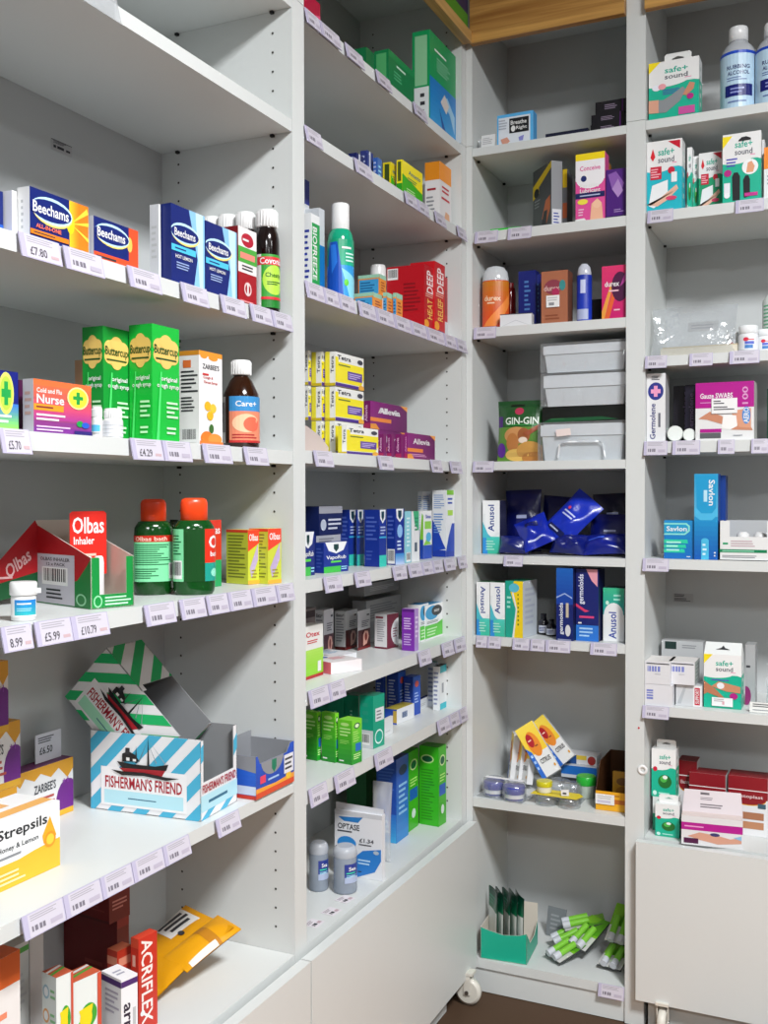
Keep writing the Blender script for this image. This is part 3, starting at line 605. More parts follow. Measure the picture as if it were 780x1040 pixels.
turned('bath_bottle','dark green bath oil bottle with orange cap, the left one','bottle',P,r,h,OLB,OLC,'#0a3d12','#e8431c',[('r',0,0,1,1,'#7fd6a0'),('r',0,.86,1,1,'#c02818'),('t','Olbas bath',.4,.93,.6,.09,'#f0c8b8'),('l',.08,.35,.8,.82,10,'#1c6a40'),('l',.08,.06,.6,.3,5,'#1c6a40'),('b',.74,.06,.98,.4)],'W',(.14,.62),span=170,sy=.62,turn=12)
P,r,h=cylspot('L',z,176.5,218.5,506,gy=605.5)
turned('bath_bottle','dark green bath oil bottle with orange cap, the right one, label turned away','bottle',P,r,h,OLB,OLC,'#0a4416','#f0481c',[('r',0,0,.3,1,'#7fd6a0'),('l',.05,.5,.26,.9,7,'#1c6a40'),('b',.03,.05,.27,.4),('r',.3,0,.62,1,'#0a4416'),('r',.62,.35,1,1,'#d8301c'),('t','Ol',.84,.75,.3,.25,'W'),('t','bath',.84,.52,.24,.1,'W'),('r',.62,0,1,.35,'#1c9a8a'),('e',.82,.16,.09,.08,'#8fe0c8')],'W',(.14,.68),span=185,sy=.62,turn=12)
P,r,h=cylspot('L',z,168,186,528,s=.11)
turned('bath_bottle','dark green bottle half hidden behind the two orange-capped bottles','bottle',P,r,h,[(.9,0),(1,.04),(1,.9),(.8,.97)],[(.5,.96),(.5,1)],'#0a3d12','#0a2a10')
cb('remedy_carton','red and green carton standing behind the right orange-capped bottle','box','L',z,211,224.6,(214,528.5),s=.075,d=.03,c='#17a05c',cL='#0a5a30',F=[('r',0,.4,1,1,'#d8301c'),('t','bas',.6,.85,.6,.12,'W'),('e',.0,.3,.5,.16,'#7fe0a0')])
olb=lambda: [('p','#e8442c',0,.6,1,.75,1,1,0,1),('t','Olbas',.5,.86,.8,.13,'W'),('p','#b9a6c8',.15,.3,.9,.75,.9,.45,.3,.1),('r',0,0,1,.07,'#e0a838'),('l',.3,.1,.9,.28,3,'#9a8a3a')]
cb('remedy_carton','small yellow-green carton with red top, the left of the two','box','L',z,(252,594),263,(252,538.5),r=-14,xs=229.7,c='#c8cf3e',F=olb(),L=[('l',.08,.1,.92,.92,14,'#7a8228'),('r',.0,.95,1,1,'#e8442c')],cT='#d8cf5a')
cb('remedy_carton','small yellow-green carton with red top, the right one by the side panel','box','L',z,(272.3,593.5),285.5,(272.3,537.3),r=-10,xs=253,c='#c8cf3e',F=olb(),L=[('l',.08,.1,.92,.92,14,'#7a8228'),('r',.0,.95,1,1,'#e8442c')],cT='#d8cf5a')
# ---------------------------------------------------------------- striped carton shelf
z=.713
def ffart(col,pale):
    L=[]
    for i in range(7):
        a=-.55+i*.235; L.append(('p',col,a,0,a+.12,0,a+.12+.62,1,a+.62,1))
    L+=[('r',.1,.07,.88,.56,'#eeeef0'),('r',.13,.1,.85,.27,pale),('l',0.350,0.165,0.650,0.195,1,'#2a6a8a'),
     ('t',"FISHERMAN'S FRIEND",.49,.375,.7,.155,'#a81028'),
     ('p','#a01422',.27,.56,.33,.5,.66,.5,.7,.6),('p','#101014',.25,.64,.3,.56,.7,.58,.72,.66,.6,.62,.4,.62),('p','#16161a',.3,.64,.3,.74,.36,.78,.42,.74,.46,.66),('r',.33,.74,.37,.82,'#2a2a30'),
     ('p','#1a1a20',.53,.62,.54,.98,.55,.62),('p','#2a2a30',.42,.64,.43,.86,.44,.64),('p','#9aa6ae',.54,.95,.7,.66,.69,.66),('p','#6a767e',.54,.95,.45,.66,.46,.66),('p','#8a969e',.54,.9,.62,.66,.61,.66),
     ('r',.34,.66,.37,.7,'W'),('r',.4,.66,.43,.69,'W'),('p','#141418',.2,.53,.3,.47,.5,.49,.7,.46,.82,.5,.7,.5,.5,.53,.3,.52)]
    return L
def ffside(col,pale): return [('p',col,.0,0,.2,0,.4,.1,.2,.1),('p',col,.5,0,.7,0,.9,.1,.7,.1),('p',col,0,.7,.1,.75,.1,.95,0,.9),('p',col,.88,.6,1,.7,1,.9,.88,.8),('r',0,.1,1,.3,pale),('l',.2,.16,.8,.24,1,'#2a6a8a'),('t',"FISHERMAN'S FRIEND",.5,.38,.92,.11,'#a81028')]
def striped(label,P0,rz,w,d,h,col,pale,top):
    wl={'F':[rc(0,0,1,.46),rc(0,.46,.07,.98),rc(.9,.46,1,1.0)]}
    ar={'L':ffart(col,pale),'F':ffside(col,pale)}
    if top:
        wl['T']=[rc(0,.56,1,1),rc(.0,.5,.12,.56)]
        ar['T']=[('p',col,0,.3,0,.42,1,.82,1,.7),('p',col,0,.55,0,.67,1,1.07,1,.95),('p',col,0,.8,0,.92,1,1.3,1,1.18),('p',col,0,.1,0,.2,1,.6,1,.5)]
    return tray('display_carton',label,'carton',P0,rz,w,d,h,wl,ar,'#e9e9ec','#8d8f92')
P0=G(204,834.8,z); P0.z=z+.0004; rr=math.radians(4.5); au,ai=axes('L',rr)
w=(onplane(P0,ai,240.5,780)-P0).dot(au); d=(onplane(P0,au,92.2,780)-P0).dot(ai); h=onplane(P0,ai,206,751).z-z
striped('pale blue striped lozenge display carton with a ship, standing upright',P0,BASE['L']+rr,w,d,h,'#45aed2','#b6e2ee',False)
A=onplane(P0+au*.006,au,61.5,708); w2=w*.86;d2=d*.93;h2=h*.92
g=striped('green striped lozenge display carton tilted down into the pale blue one',Vector(),0,w2,d2,h2,'#18b466','#a8e8c6',True)
Rm=Matrix.Rotation(BASE['L']+rr,4,'Z')@Matrix.Rotation(math.radians(44),4,'X')
g.matrix_world=Matrix.Translation(A-(Rm@Vector((0,d2,0)))+Vector((.009,0,.002)))@Rm
# small blue tray
P0=G(260,813,z); P0.z=z+.0004; au,ai=axes('L',0); w=(onplane(P0,ai,301,780)-P0).dot(au); h=onplane(P0,ai,260.5,769).z-z
duck=[('p','#f0c22a',.1,.1,.45,.08,.55,.3,.4,.36,.42,.52,.3,.6,.2,.5,.24,.36,.1,.3),('p','#e8862a',.42,.52,.5,.5,.43,.46),('r',0,0,1,.09,'#c03020')]
w=min(w,-.826-P0.y)
tray('display_carton','low blue lozenge tray with a yellow chick, open and grey inside','carton',P0,BASE['L'],w,.085,h,{'F':[rc(0,0,1,.8),[(0,.8),(.1,.8),(.04,1),(0,1)],[(.8,.8),(1,.8),(1,1),(.9,1)]],'K':[rc(0,0,1,1.15)]},
  {'L':[('g',0,0,1,1,'#1c4fb8','#2a6ad8',True)]+[('p','#8b8d92',0,.8,1,.62,1,1,0,1),('r',0,.1,1,.3,'#c8d4e8')]+duck,'F':[('g',0,0,1,1,'#1a44a8','#1c50c0',True),('r',0,0,1,.13,'#d84a22'),('p','#f0a030',0,.13,1,.13,1,.25,.5,.2,0,.24),('e',.42,.85,.3,.4,'#8b8d92'),('p','#0e7a5a',.4,.78,.52,.78,.52,.58,.46,.46,.4,.58),('r',.1,.32,.24,.5,'#e04060'),('e',.84,.24,.07,.1,'#f0c22a'),('l',.3,.3,.62,.4,1,'#a8c8f0'),('r',.72,.3,.97,.75,'#e4e4ea'),('l',.74,.36,.95,.7,3,'k')]},'#1c4fb8','#8b8d92')
# honey lozenge cartons on the left
def honey(n=3): return [('r',0,.88,1,1,'#d99a1e'),('p','#d99a1e',0,.9,.12,.74,.2,.88,.35,.78,.45,.88,.62,.76,.75,.88,.9,.66,1,.8,1,.95,0,.95),('e',.9,.22,.2,.42,'#6a1a80'),('r',0,0,1,.1,'#e0a828'),('t',"ZARBEE'S",.52,.62,.36,.16,'k'),('l',.35,.2,.75,.48,3,'#b04a40'),('e',.2,.3,.1,.16,'#f0c040'),('t','+1',.86,.62,.1,.1,'#8a3aa0')]
cb('lozenge_carton','white carton with dripping honey print, behind the yellow throat lozenges','box','L',z,12,74,(74,768.5),s=.222,d=.03,c='#e6e4e4',F=honey(),cT='#6a2a60')
cb('lozenge_carton','white honey-print carton cut off by the left edge, lower of the two stacked','box','L',z+.08,-40,20.3,(20.3,731),s=.19,d=.06,c='#e6e4e4',F=honey(),cT='#d99a1e')
cb('lozenge_carton','white honey-print carton cut off by the left edge, topmost of the stack','box','L',z+.1575,-50,8,(7,671),s=.19,d=.06,c='#e6e4e4',F=honey(),cT='#d99a1e')
cb('lozenge_carton','white carton with orange edge under the stack of honey cartons at the left','box','L',z,-45,17,(17,795),s=.19,d=.06,c='#e6e4e4',F=[('r',0,.75,1,1,'#d99a1e')],cT='#d99a1e',h=.0795)
q=cb('price_card','white upright price card standing on the honey lozenge carton','card','L',z+.084,36,62,(62,752),s=.235,d=.0012,h=.042,c='#dcdae2',F=[('l',.1,.66,.9,.9,3,'k'),('t','£6.50',.4,.4,.5,.26,'k')])
st=[('r',0,0,1,.36,'#eab62a'),('p','#eab62a',0,.3,1,.36,1,.44,.6,.4),('t','Strepsils',.43,.78,.74,.2,'#1c2024'),('t','Honey & Lemon',.36,.57,.6,.1,'#4a4c50'),('l',.04,.42,.5,.5,1,'E'),('p','#f0a81e',.84,.82,.94,.5,.86,.4,.74,.44,.72,.56),('e',.84,.47,.09,.12,'#e8941a'),('e',.84,.47,.06,.08,'#f7c83a'),('l',.05,.06,.5,.26,3,'#f8e6a8')]
cb('lozenge_carton','white and yellow honey and lemon throat lozenge carton near the shelf edge','box','L',z,(-7,910),60.5,(60.5,813),d=.075,c='#eeeeee',F=st,T=[('r',0,.15,1,.4,'#eab062'),('r',0,.55,.6,.8,'#e6b070')])
# ---------------------------------------------------------------- bottom shelf of the wide bookcase
z=.418
def at(px,py,s): return PW('L',s,px,py)
cb('tea_carton','white carton with orange top at the bottom left corner of the photo','box','L',z,-30,20,(20,964),s=.05,d=.05,c='#e6e2e0',F=[('r',0,.84,1,1,'#d8622a'),('l',0.200,0.665,0.800,0.735,1,'#e88a6a'),('l',.1,.4,.9,.6,5,'#e0a890')],cT='#d8622a')
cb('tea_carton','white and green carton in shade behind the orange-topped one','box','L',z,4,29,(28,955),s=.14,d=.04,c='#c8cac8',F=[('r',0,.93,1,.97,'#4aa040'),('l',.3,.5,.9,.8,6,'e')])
cb('plain_carton','plain white carton end standing left of the flower cartons','box','L',z,30,44,(42,946),s=.2,d=.05,c='#d8d6d4')
fl=[('e',.55,.62,.3,.12,'#3fa034'),('e',.3,.5,.2,.1,'#4cb03a'),('e',.62,.42,.2,.1,'#2f8a2c'),('e',.45,.6,.22,.1,'#f2d21e'),('e',.42,.48,.14,.07,'#f0c01a'),('p','#f2d21e',.2,.7,.7,.72,.5,.4),('e',.15,.4,.12,.05,'#3a9a8a'),('l',.1,.05,.7,.2,3,'#6a8a6a'),('r',.86,0,1,1,'#c8503a')]
bt=[x for i in range(4) for x in (('e',.3,.85-.2*i,.22,.06,['#9ab8c8','#e0a060','#3a7ac0','#4a9a6a'][i]),('e',.3,.85-.2*i,.15,.04,'#e8e8e8'),('l',.6,.8-.2*i,.95,.9-.2*i,2,'#8ac08a'))]
for lb,pN,pR,pL,tp in (('white herbal carton with a yellow flower and brown top, right of the pair',(74,1080),102.5,59,(74,999)),('white herbal carton with badge pictures, left of the flower carton',(57,1077),74,42.5,(59,993))):
    P_=PW('L',.075,pN[0],1000)
    cb('herbal_carton',lb,'box','L',z,pN[0] if 0 else pN[0],pR,tp,s=.07,xs=pL,r=-12,c='#dfe3e0',F=fl,L=bt,T=[('r',0,0,1,1,'#c0583a'),('p','#4a9a3a',0,.3,1,.55,1,.7,0,.45),('p','W',0,.6,1,.8,1,.95,0,.75)])
cb('arnica_carton','white carton with a purple edge and sideways lettering, at the bottom of the photo','box','L',z,123,139.6,(123,996),s=.045,xs=103,r=-14,c='#e9e7ea',F=[('r',0,.9,1,.97,'#4a2a6a'),('t','arnica',.55,.45,2.2,.12,'#2a2438',-90) if 0 else ('t','arnica',.42,.4,.6,.55,'#2a2438',-90),('l',.7,.2,.9,.8,1,'e')],L=[('r',0,.9,1,.97,'#4a2a6a'),('l',.2,.55,.9,.85,5,'#b0a8b8'),('l',.2,.1,.7,.4,5,'#b0a8b8')],T=[('l',.2,.3,.8,.7,2,'#a0a0b0')])
cb('gel_carton','tall red carton with white lettering running down it','box','L',z,140.5,159.5,(142,954),s=.075,xs=133,r=-8,c='#c22e1e',F=[('t','ACRIFLEX',.45,.52,.9,.6,'#f0e4e0',-90),('e',.2,.2,.12,.03,'W')],L=[('l',.2,.1,.8,.9,3,'#e8b0a0'),('r',0,.9,1,1,'#d04a30')],cT='#d0402a') 
cb('gel_carton','red carton with brown top left of the tall lettered red one','box','L',z,119,134,(121,966),s=.105,xs=109,r=-8,c='#b53420',F=[('r',.1,.8,.9,.9,'#d88a70'),('l',0.200,0.570,0.700,0.670,1,'#e8d8d4')],L=[('r',0,.82,1,.92,'#d88a70'),('l',0.200,0.620,0.800,0.740,1,'#e8d8d4')],cT='#a85a40')
for lb,x0_,x1_,tp,zz,hh_,xs_,s_ in (('dark red carton at the bottom of the stack of three in the shade',119,131,(119,962),z,.1345,45,.15),('dark red carton in the middle of the stack of three',111,132,(111,939),z+.135,.048,72,.15),('dark red carton topmost of the stack of three',114.5,132.5,(115,916),z+.184,.042,80,.15)):
    cb('plaster_carton',lb,'box','L',zz,x0_,x1_,tp,s=s_,xs=xs_,d=.1,r=-6,h=hh_,c='#6e0f12',F=[('l',.15,.35,.85,.7,3,'#c88078'),('r',0,.9,1,1,'#8a1a1a')],L=[('r',0,.0,1,.08,'#540a0c'),('l',.4,.3,.9,.5,2,'#84302c')],cT='#8a1c18')
bagc('padded_envelope','yellow padded envelope with a white label, under the other on the bottom shelf','envelope',(112,985,.435),(160,1012,.435),(172,912,.495),.02,'#d8960f',[('p','#e6e4e0',.0,.55,.42,.55,.42,.93,.0,.93),('r',.06,.57,.12,.88,'k'),('r',.16,.6,.22,.9,'k'),('r',.27,.62,.33,.86,'k'),('e',.46,.66,.06,.03,'k')],seed=5,wr=.05)
bagc('padded_envelope','yellow padded envelope lying on top with a brown tape strip','envelope',(166,972,.462),(190,988,.455),(208,922,.50),.022,'#dc9a12',[('r',.0,.5,1,.66,'#b97a1e'),('p','#e0dcd0',.85,.1,1,.1,1,.6,.85,.6)],seed=8,wr=.05)
# ================================================================ middle bookcase
z=2.015
cb('wound_carton','crimson carton corner at the very top next to the tall panel','box','L',z,300,323,(322,2),s=.012,d=.04,c='#a51238',F=[('p','#d8507a',.6,0,1,.1,1,.5,.8,.4)])
cb('dressing_carton','dark green carton peeping out left of the wider green dressing carton','box','L',z,372,380,(379,54),s=.05,d=.06,c='#0d6a3c')
drs=[('l',0.300,0.730,0.700,0.830,1,'#bfe0cc'),('l',.2,.45,.6,.66,3,'#4fae7a'),('r',0,.86,1,1,'#0c8a4c')]
cb('dressing_carton','wide dark green dressing carton on the top shelf','box','L',z,394.5,420.6,(396,51),s=.03,xs=380,c='#0e7a45',F=drs,L=[('r',.15,.35,.85,.93,'#4fa868')],cT='#12a05a')
cb('dressing_carton','tall green and blue dressing carton with a pale hand picture, top shelf','box','L',z,446,471.2,(446,40),s=.014,xs=428.6,c='#0f9a58',
  F=[('g',0,0,1,.52,'#2f9ad8','#0f7ac8',True),('p','#0a4a9c',.35,.25,.6,.05,.75,.0,.5,.0),('p','#9ac8e6',.45,.35,.75,.28,.95,.1,.95,.3,.65,.44),('p','#d8d0cc',.4,.33,.62,.25,.72,.36,.55,.45),('l',0.170,0.815,0.670,0.865,1,'#e6f5ea'),('l',.25,.62,.8,.78,5,'#8ad0a8')],
  L=[('r',.15,.42,.85,.95,'#8cc89a'),('r',.1,.0,.95,.4,'#dfe2e4'),('l',.45,.1,.8,.36,3,'k')],cT='#14b066')
z=1.817
for a,b_,y,xs_,s_,lb,cl in ((362,369,155,354,.05,'navy and white carton farthest left in the row with yellow cartons',0),(373,379,152.5,366,.05,'navy and white striped carton left of the blue one by the yellow cartons',1),(383.5,387.8,160,379,.035,'blue carton touching the left yellow and green carton',2)):
    cb('cream_carton',lb,'box','L',z,a,b_,(a,y),s=s_,xs=xs_,c=['#1a2260','#2a3a80','#3f6ab0'][cl],F=[('r',.3,0,.55,1,'#c8ccd8')] if cl<2 else [('l',.2,.2,.9,.8,4,'c')],cL=['#18205c','#2c3678','#2f5aa8'][cl],L=[('l',.1,.2,.9,.9,5,'#a8b0d0')])
ya=[('p','#3fae1c',0,0,1,0,1,.38,.5,.5,0,.62),('t','Anusto',.6,.76,.6,.12,'#1c6a8a'),('l',.25,.5,.85,.62,2,'#3a8a4a'),('l',.2,.1,.8,.3,3,'#bfe6a0')]
cb('cream_carton','yellow and green carton, the left and rear of the pair','box','L',z,397,402,(397,164.5),s=.035,xs=389,c='#e6d21a',F=ya,L=[('r',.2,.35,.8,.95,'#3a4a1a'),('r',0,0,1,.3,'#2a9a1c')])
cb('cream_carton','yellow and green carton, the right one beside the orange and white carton','box','L',z,408.5,429,(408.5,162),s=.013,xs=402.8,c='#f0de1c',F=ya,L=[('r',.2,.4,.8,.95,'#4a5a1c'),('r',0,0,1,.34,'#2a9a1c')],cT='#f8ea30')
cb('plaster_carton','white carton with orange top and red print by the end panel','box','L',z,446.5,458.2,(446.5,163.5),s=.02,xs=431.6,c='#e2dfe0',F=[('r',0,.7,1,1,'#f0921c'),('l',.2,.5,.9,.64,2,'R'),('l',0.150,0.380,0.850,0.460,1,'R'),('p','#e0a880',.3,0,.9,0,.8,.2,.5,.22)],L=[('r',0,.7,1,1,'#e08a1a'),('l',0.150,0.510,0.750,0.590,1,'#a01c2c'),('l',.1,.12,.8,.45,5,'#8a8a90')],cT='#e08014')
z=1.555
cb('gel_carton','white and green carton with sideways white lettering beside the tall panel','box','L',z,315.5,324.5,(316,216.5),s=.013,xs=306,c='#e6e8ea',F=[('r',0,0,1,.88,'#0c9a4a'),('t','BIOFREEZE',.45,.47,.72,.5,'W',-90),('r',0,0,.12,1,'#e6e8ea')],L=[('l',.2,.1,.9,.8,9,'#2a3a9a')])
cb('gel_carton','blue and white carton end behind the green lettered carton','box','L',z,324,329.5,(326,212),s=.06,d=.03,c='#cdd2d8',F=[('r',0,0,1,.6,'#1a7ac0')])
cb('gel_carton','slim white carton with navy top at the tall panel behind the green lettered one','box','L',z,306,314,(311,183),s=.09,d=.02,c='#d8dce2',F=[('r',0,.8,1,1,'#2a3a9a'),('l',.2,.1,.8,.7,6,'#6a7ac0')])
P,r,h=cylspot('L',z,332.5,359,208,s=.034)
turned('spray_can','green and blue spray can with a white cap','spray can',P,r,h,[(.93,0),(1,.012),(1,.62),(.93,.68),(.8,.72),(.68,.735)],[(.66,.73),(.68,.735),(.68,.985),(.62,1)],lambda zz:'#12a07a','#ececec',[('g',0,.55,1,1,'#16b088','#0f9a70',True),('r',0,0,1,.5,'#2f9ade'),('p','#1450b8',.18,.95,.4,.95,.5,.5,.55,.0,.0,.0,0,.3,.12,.5),('p','#2a7ae0',.22,.9,.36,.9,.4,.6,.25,.4),('p','#8ad8ea',.5,.5,1,.3,1,.0,.7,.0),('e',.62,.25,.06,.06,'#6ad040'),('l',0.510,0.810,0.810,0.890,1,'W'),('l',.6,.6,.9,.78,3,'#d0f0e8')],'#2f9ade',(.03,.62),span=178,turn=4)
tig=[('r',0,0,1,1,'#e8923c'),('r',0,.8,1,1,'#9ac8b0'),('l',.2,.2,.9,.7,4,'#a04a20')]
til=[('r',.05,.1,.95,.78,'#3f9ad0'),('l',.1,.2,.85,.7,4,'#1a5a90'),('r',0,.84,1,1,'#9ac8b0')]
cb('balm_carton','orange and blue balm carton at the bottom of the little stack','box','L',z,379,388,(379,297),s=.035,xs=360,h=.045,c='#e8923c',F=tig,L=til,cT='#b8d8c8')
cb('balm_carton','orange and blue balm carton on top of the little stack','box','L',z+.046,385.5,392,(385.5,279),s=.04,xs=363.8,h=.044,c='#e8923c',F=tig,L=til,cT='#b8d8c8')
cb('balm_carton','small orange balm carton, the left of the two single ones','box','L',z,393,399,(393,297),s=.022,xs=389,c='#e8923c',F=tig,L=til,cT='#9ac8b0')
cb('balm_carton','small orange balm carton, the right of the two, nearest the red cartons','box','L',z,402.5,408.6,(402.5,297.5),s=.012,xs=399.2,c='#e8923c',F=tig,L=til,cT='#9ac8b0')
P,r,h=cylspot('L',z,376,392,270,s=.13)
turned('balm_jar','white-lidded jar behind the balm cartons','jar',P,r,h,[(.9,0),(1,.05),(1,.7)],[(.95,.7),(1,.72),(1,.95),(.9,1)],'#d8c8b8','W')
hot=[('g',0,.0,1,.12,'#8a1020','#c01420',True),('t','DEEP',.5,.86,.16,.34,'W',0),('e',.24,.3,.2,.07,'#f09a2a'),('e',.8,.45,.16,.06,'#f0b02a')]
dh=lambda t1,t2:[('t',t1,.55,.76,.34,.62,'#f4e8e8',90),('t',t2,.55,.35,.3,.5,'#f0c060',90),('e',.2,.12,.25,.06,'#f0a02a'),('r',.3,.02,.9,.06,'#2a2a7a'),('l',.1,.52,.9,.58,2,'#f0b0a0')]
cb('heat_carton','large red carton with a barcode sticker on its side, near the shelf middle','box','L',z,431,441,(431,268),s=.02,xs=392.8,c='#b80e1e',F=dh('DEEP','HEAT'),L=[('r',.0,.02,.8,.12,'#e8e4e4'),('b',.02,.8,.3,.97),('l',.45,.3,.9,.75,8,'#8a0a18')],cT='#a80c1c')
cb('heat_carton','red carton with white sideways lettering, second in the red row','box','L',z,441.4,451.8,(441.4,265),s=.016,d=.06,c='#c4101e',F=dh('DEEP','RELIEF'),cT='#b01020')
cb('heat_carton','plain red carton at the right end of the red row','box','L',z,452.5,457.5,(453,282),s=.035,d=.05,c='#b01020',F=[('r',0,0,1,.3,'#c8c8cc'),('r',.2,.4,.8,.8,'#8a0a18')])
z=1.268
cet=[('p','#f2e21c',0,.12,.9,.12,1,.35,1,.72,.1,.72,.0,.6),('p','#f2e21c',0,.12,0,.86,.1,.86,.12,.4,.4,.2),('r',0,0,1,.1,'#4a2a8a'),('r',.42,.24,.94,.5,'#5a3a9a'),('l',.46,.28,.9,.46,3,'#c8b8e8'),('t','Tetra',.3,.86,.46,.13,'#2a2a3a'),('l',.1,.6,.6,.68,1,'#6a7a2a'),('e',.86,.85,.1,.07,'#3a3a4a'),('e',.9,.06,.1,.09,'#e8a83a')]
cel=[('r',.0,0,.45,1,'#e8dc3a'),('t','Tetra',.7,.62,.5,.3,'#3a3a4a',90),('r',0,0,1,.08,'#c8b020')]
n=0
LB=['front and rightmost of the top row','front and rightmost of the middle row']
for row,(zz,tops) in enumerate(((z+.0655,(398.5,)),(z+.132,(363.5,)))):
    t_=tops[0]
    for k,(a,b_,xs_,s_) in enumerate(((340.5,369.3,330.3,.05),(326.5,329.6,316.5,.075),(313,315.8,306,.09))):
        cb('allergy_carton','yellow and white allergy carton, %s, %s'%(['right end','second from the right','leftmost, at the tall panel'][k],['middle row of the stack','top row of the stack'][row]),'box','L',zz,a,b_,(a,t_+1),s=s_,xs=xs_,h=.0645,c='#e9e9e6',F=cet,L=cel,cT='#f2e21c')
for k,(a,b_,xs_,s_) in enumerate(((340.5,369,330.3,.05),(326.5,329.6,316.5,.075))):
    cb('allergy_carton','yellow and white allergy carton, %s of the bottom row, half hidden'%['right','left'][k],'box','L',z,a,b_,(a,432),s=s_,xs=xs_,h=.0645,c='#e9e9e6',F=cet,L=cel,cT='#f2e21c')
cb('allergy_carton','yellow and white allergy carton standing alone in front of the stack','box','L',z,352,384,(352,432.5),s=.012,xs=343.3,c='#efefec',F=cet,L=cel,cT='#f4f4f0')
b=M(); b.plate([(0,0),(.13,0),(.13,.012),(.10,.03),(.05,.046),(0,.052)],.001,'#c9b8b2'); o=b.build('display_lip',CARD); A_=PW('L',.038,312,440); o.location=(-.038,-.755,z+.0004); o.rotation_euler=(0,0,BASE['L']); tag(o,'low curved pinkish card lip in front of the allergy carton stack','card')
al=[('g',0,0,1,1,'#8a1a7a','#6a145e',False),('r',0,.28,.55,.42,'#f08a3c'),('t','Allevia',.5,.7,.6,.22,'W'),('l',.06,.1,.7,.22,2,'#e0a0c8'),('p','#f09a3c',.0,0,.24,.0,.14,.2,0,.18),('p','#f0a050',.8,1,1,1,1,.8)]
alL=[('t','Allevia',.4,.55,.6,.4,'#e0b0d0',90),('r',0,0,1,.2,'#a82a5a')]
cb('allergy_carton','purple allergy carton in the raised back row','box','L',z+.062,376,413.3,(376,413),s=.07,xs=369,h=.058,c='#74185e',F=al[:3]+[('t','Allevia',.5,.7,.5,.22,'W')]+al[4:],L=alL,cT='#8a2a72')
cb('allergy_carton','purple allergy carton under the raised one','box','L',z,376,413.3,(376,440),s=.07,xs=369,h=.0615,c='#74185e',F=al,L=alL)
for k,(a,b_,xs_,s_) in enumerate(((389.5,392.5,384.6,.03),(397.5,400.5,393,.026),(407.5,411,401.5,.02))):
    cb('allergy_carton',['purple carton edge nearest the lone yellow carton','purple carton edge in the middle of the front row','purple carton edge just left of the front purple carton'][k],'box','L',z,a,b_,(a,441),s=s_,xs=xs_,c='#7a1a62',L=alL)
cb('allergy_carton','purple allergy carton with orange corner at the right end of the front row','box','L',z,413.6,441.6,(413.6,439.5),s=.014,xs=411,c='#8a1a72',F=al,L=alL,cT='#9a2a82')
# ---------------------------------------------------------------- decongestant shelf
z=1.046
vap=[('p','#e8eaee',.06,1,.94,1,.8,.72,.5,.62,.2,.72),('p','#123a3a',.4,.93,.6,.93,.6,.78,.5,.68,.4,.78),('t','VapoRub',.5,.48,.8,.16,'W'),('r',.28,.32,.7,.38,'#5ad048'),('r',0,0,.68,.2,'#3fb848'),('l',.7,.06,.95,.2,2,'c')]
nav='#122678'
cb('rub_carton','navy vapour rub carton with green band at the tall panel, far left','box','L',z,(306,586),319.6,(312,540.5),d=.04,c=nav,F=vap,cT='#203a8a')
cb('rub_carton','navy vapour rub carton with green band, in front under the leaning dark one','box','L',z,(328.8,582.5),353.6,(328.8,551.5),xs=320,r=-8,c='#16308c',F=vap,L=[('l',.15,.15,.9,.85,6,'#3a52a8')],cT='#203a90')
cb('rub_carton','silver-grey and navy carton lying on the front vapour rub carton','box','L',z+.046,321,347,(321,532),s=.07,h=.022,d=.05,c=nav,F=[('r',0,0,.95,1,'#a8aab2'),('l',.1,.2,.85,.8,3,'#6a6c74')])
cb('rub_carton','navy carton under the silver-grey one in the left stack','box','L',z,324,346,(324,545),s=.07,d=.05,h=.0455,c=nav,F=[('l',.3,.6,.9,.8,2,'#aab4d8')])
cb('rub_carton','dark navy carton with white lines on top of the left stack','box','L',z+.0685,324,347.5,(324,504),s=.075,d=.045,h=.055,c='#0e1c50',F=[('r',0,.75,1,1,'#9a9ca6'),('e',.18,.35,.12,.2,'#b8c0d0'),('l',.38,.15,.95,.6,3,'#c8ccdc')])
sy=[('p','#e4e8ec',.1,1,.9,1,.85,.84,.5,.76,.15,.84),('p','#123a4a',.3,.97,.7,.97,.7,.87,.5,.8,.3,.87),('r',0,0,1,.2,'#34c0b0'),('r',0,.5,1,.53,'#34a0d0'),('l',.15,.56,.85,.72,3,'#a8b8e0')]
syL=[('l',.1,.45,.85,.9,6,'#4a62b8'),('l',.1,.1,.7,.3,3,'#3a52a8')]
for k,(nx,ny,rx,tp,xs_,lb) in enumerate(((354.5,575,361.8,518,346,'navy cough syrup carton, first of four, behind the stack'),(362.6,575,369.6,518,362,'navy cough syrup carton, second of four, with a pale face'),(385.2,576,392.2,518,370.2,'navy cough syrup carton, third of four, showing a wide navy side'),(401.5,574,410.4,517,392.8,'navy cough syrup carton, fourth of four, with barcode on its side'))):
    cb('syrup_carton',lb,'box','L',z,(nx,ny),rx,(nx,tp),xs=xs_,d=.03 if k==1 else .045,c='#14308e',F=sy if k<3 else sy[:2]+[('g',0,0,1,.2,'#b8c8e8','#3a8ad0',True),('e',.5,.6,.3,.12,'#8ab8e8'),('l',.2,.25,.8,.45,3,'#c8d8f0')],L=syL if k<3 else syL+[('b',.1,.02,.95,.28)],cT='#203a98',**({'r':-6} if k!=1 else {}))
cb('nasal_carton','pale turquoise and white carton just right of the navy row','box','L',z,(412,572),417.5,(412,519.5),xs=410.8,d=.03,c='#8fd0de',F=[('l',.2,.3,.8,.9,8,'#e0f4f8'),('b',.1,.02,.9,.2)])
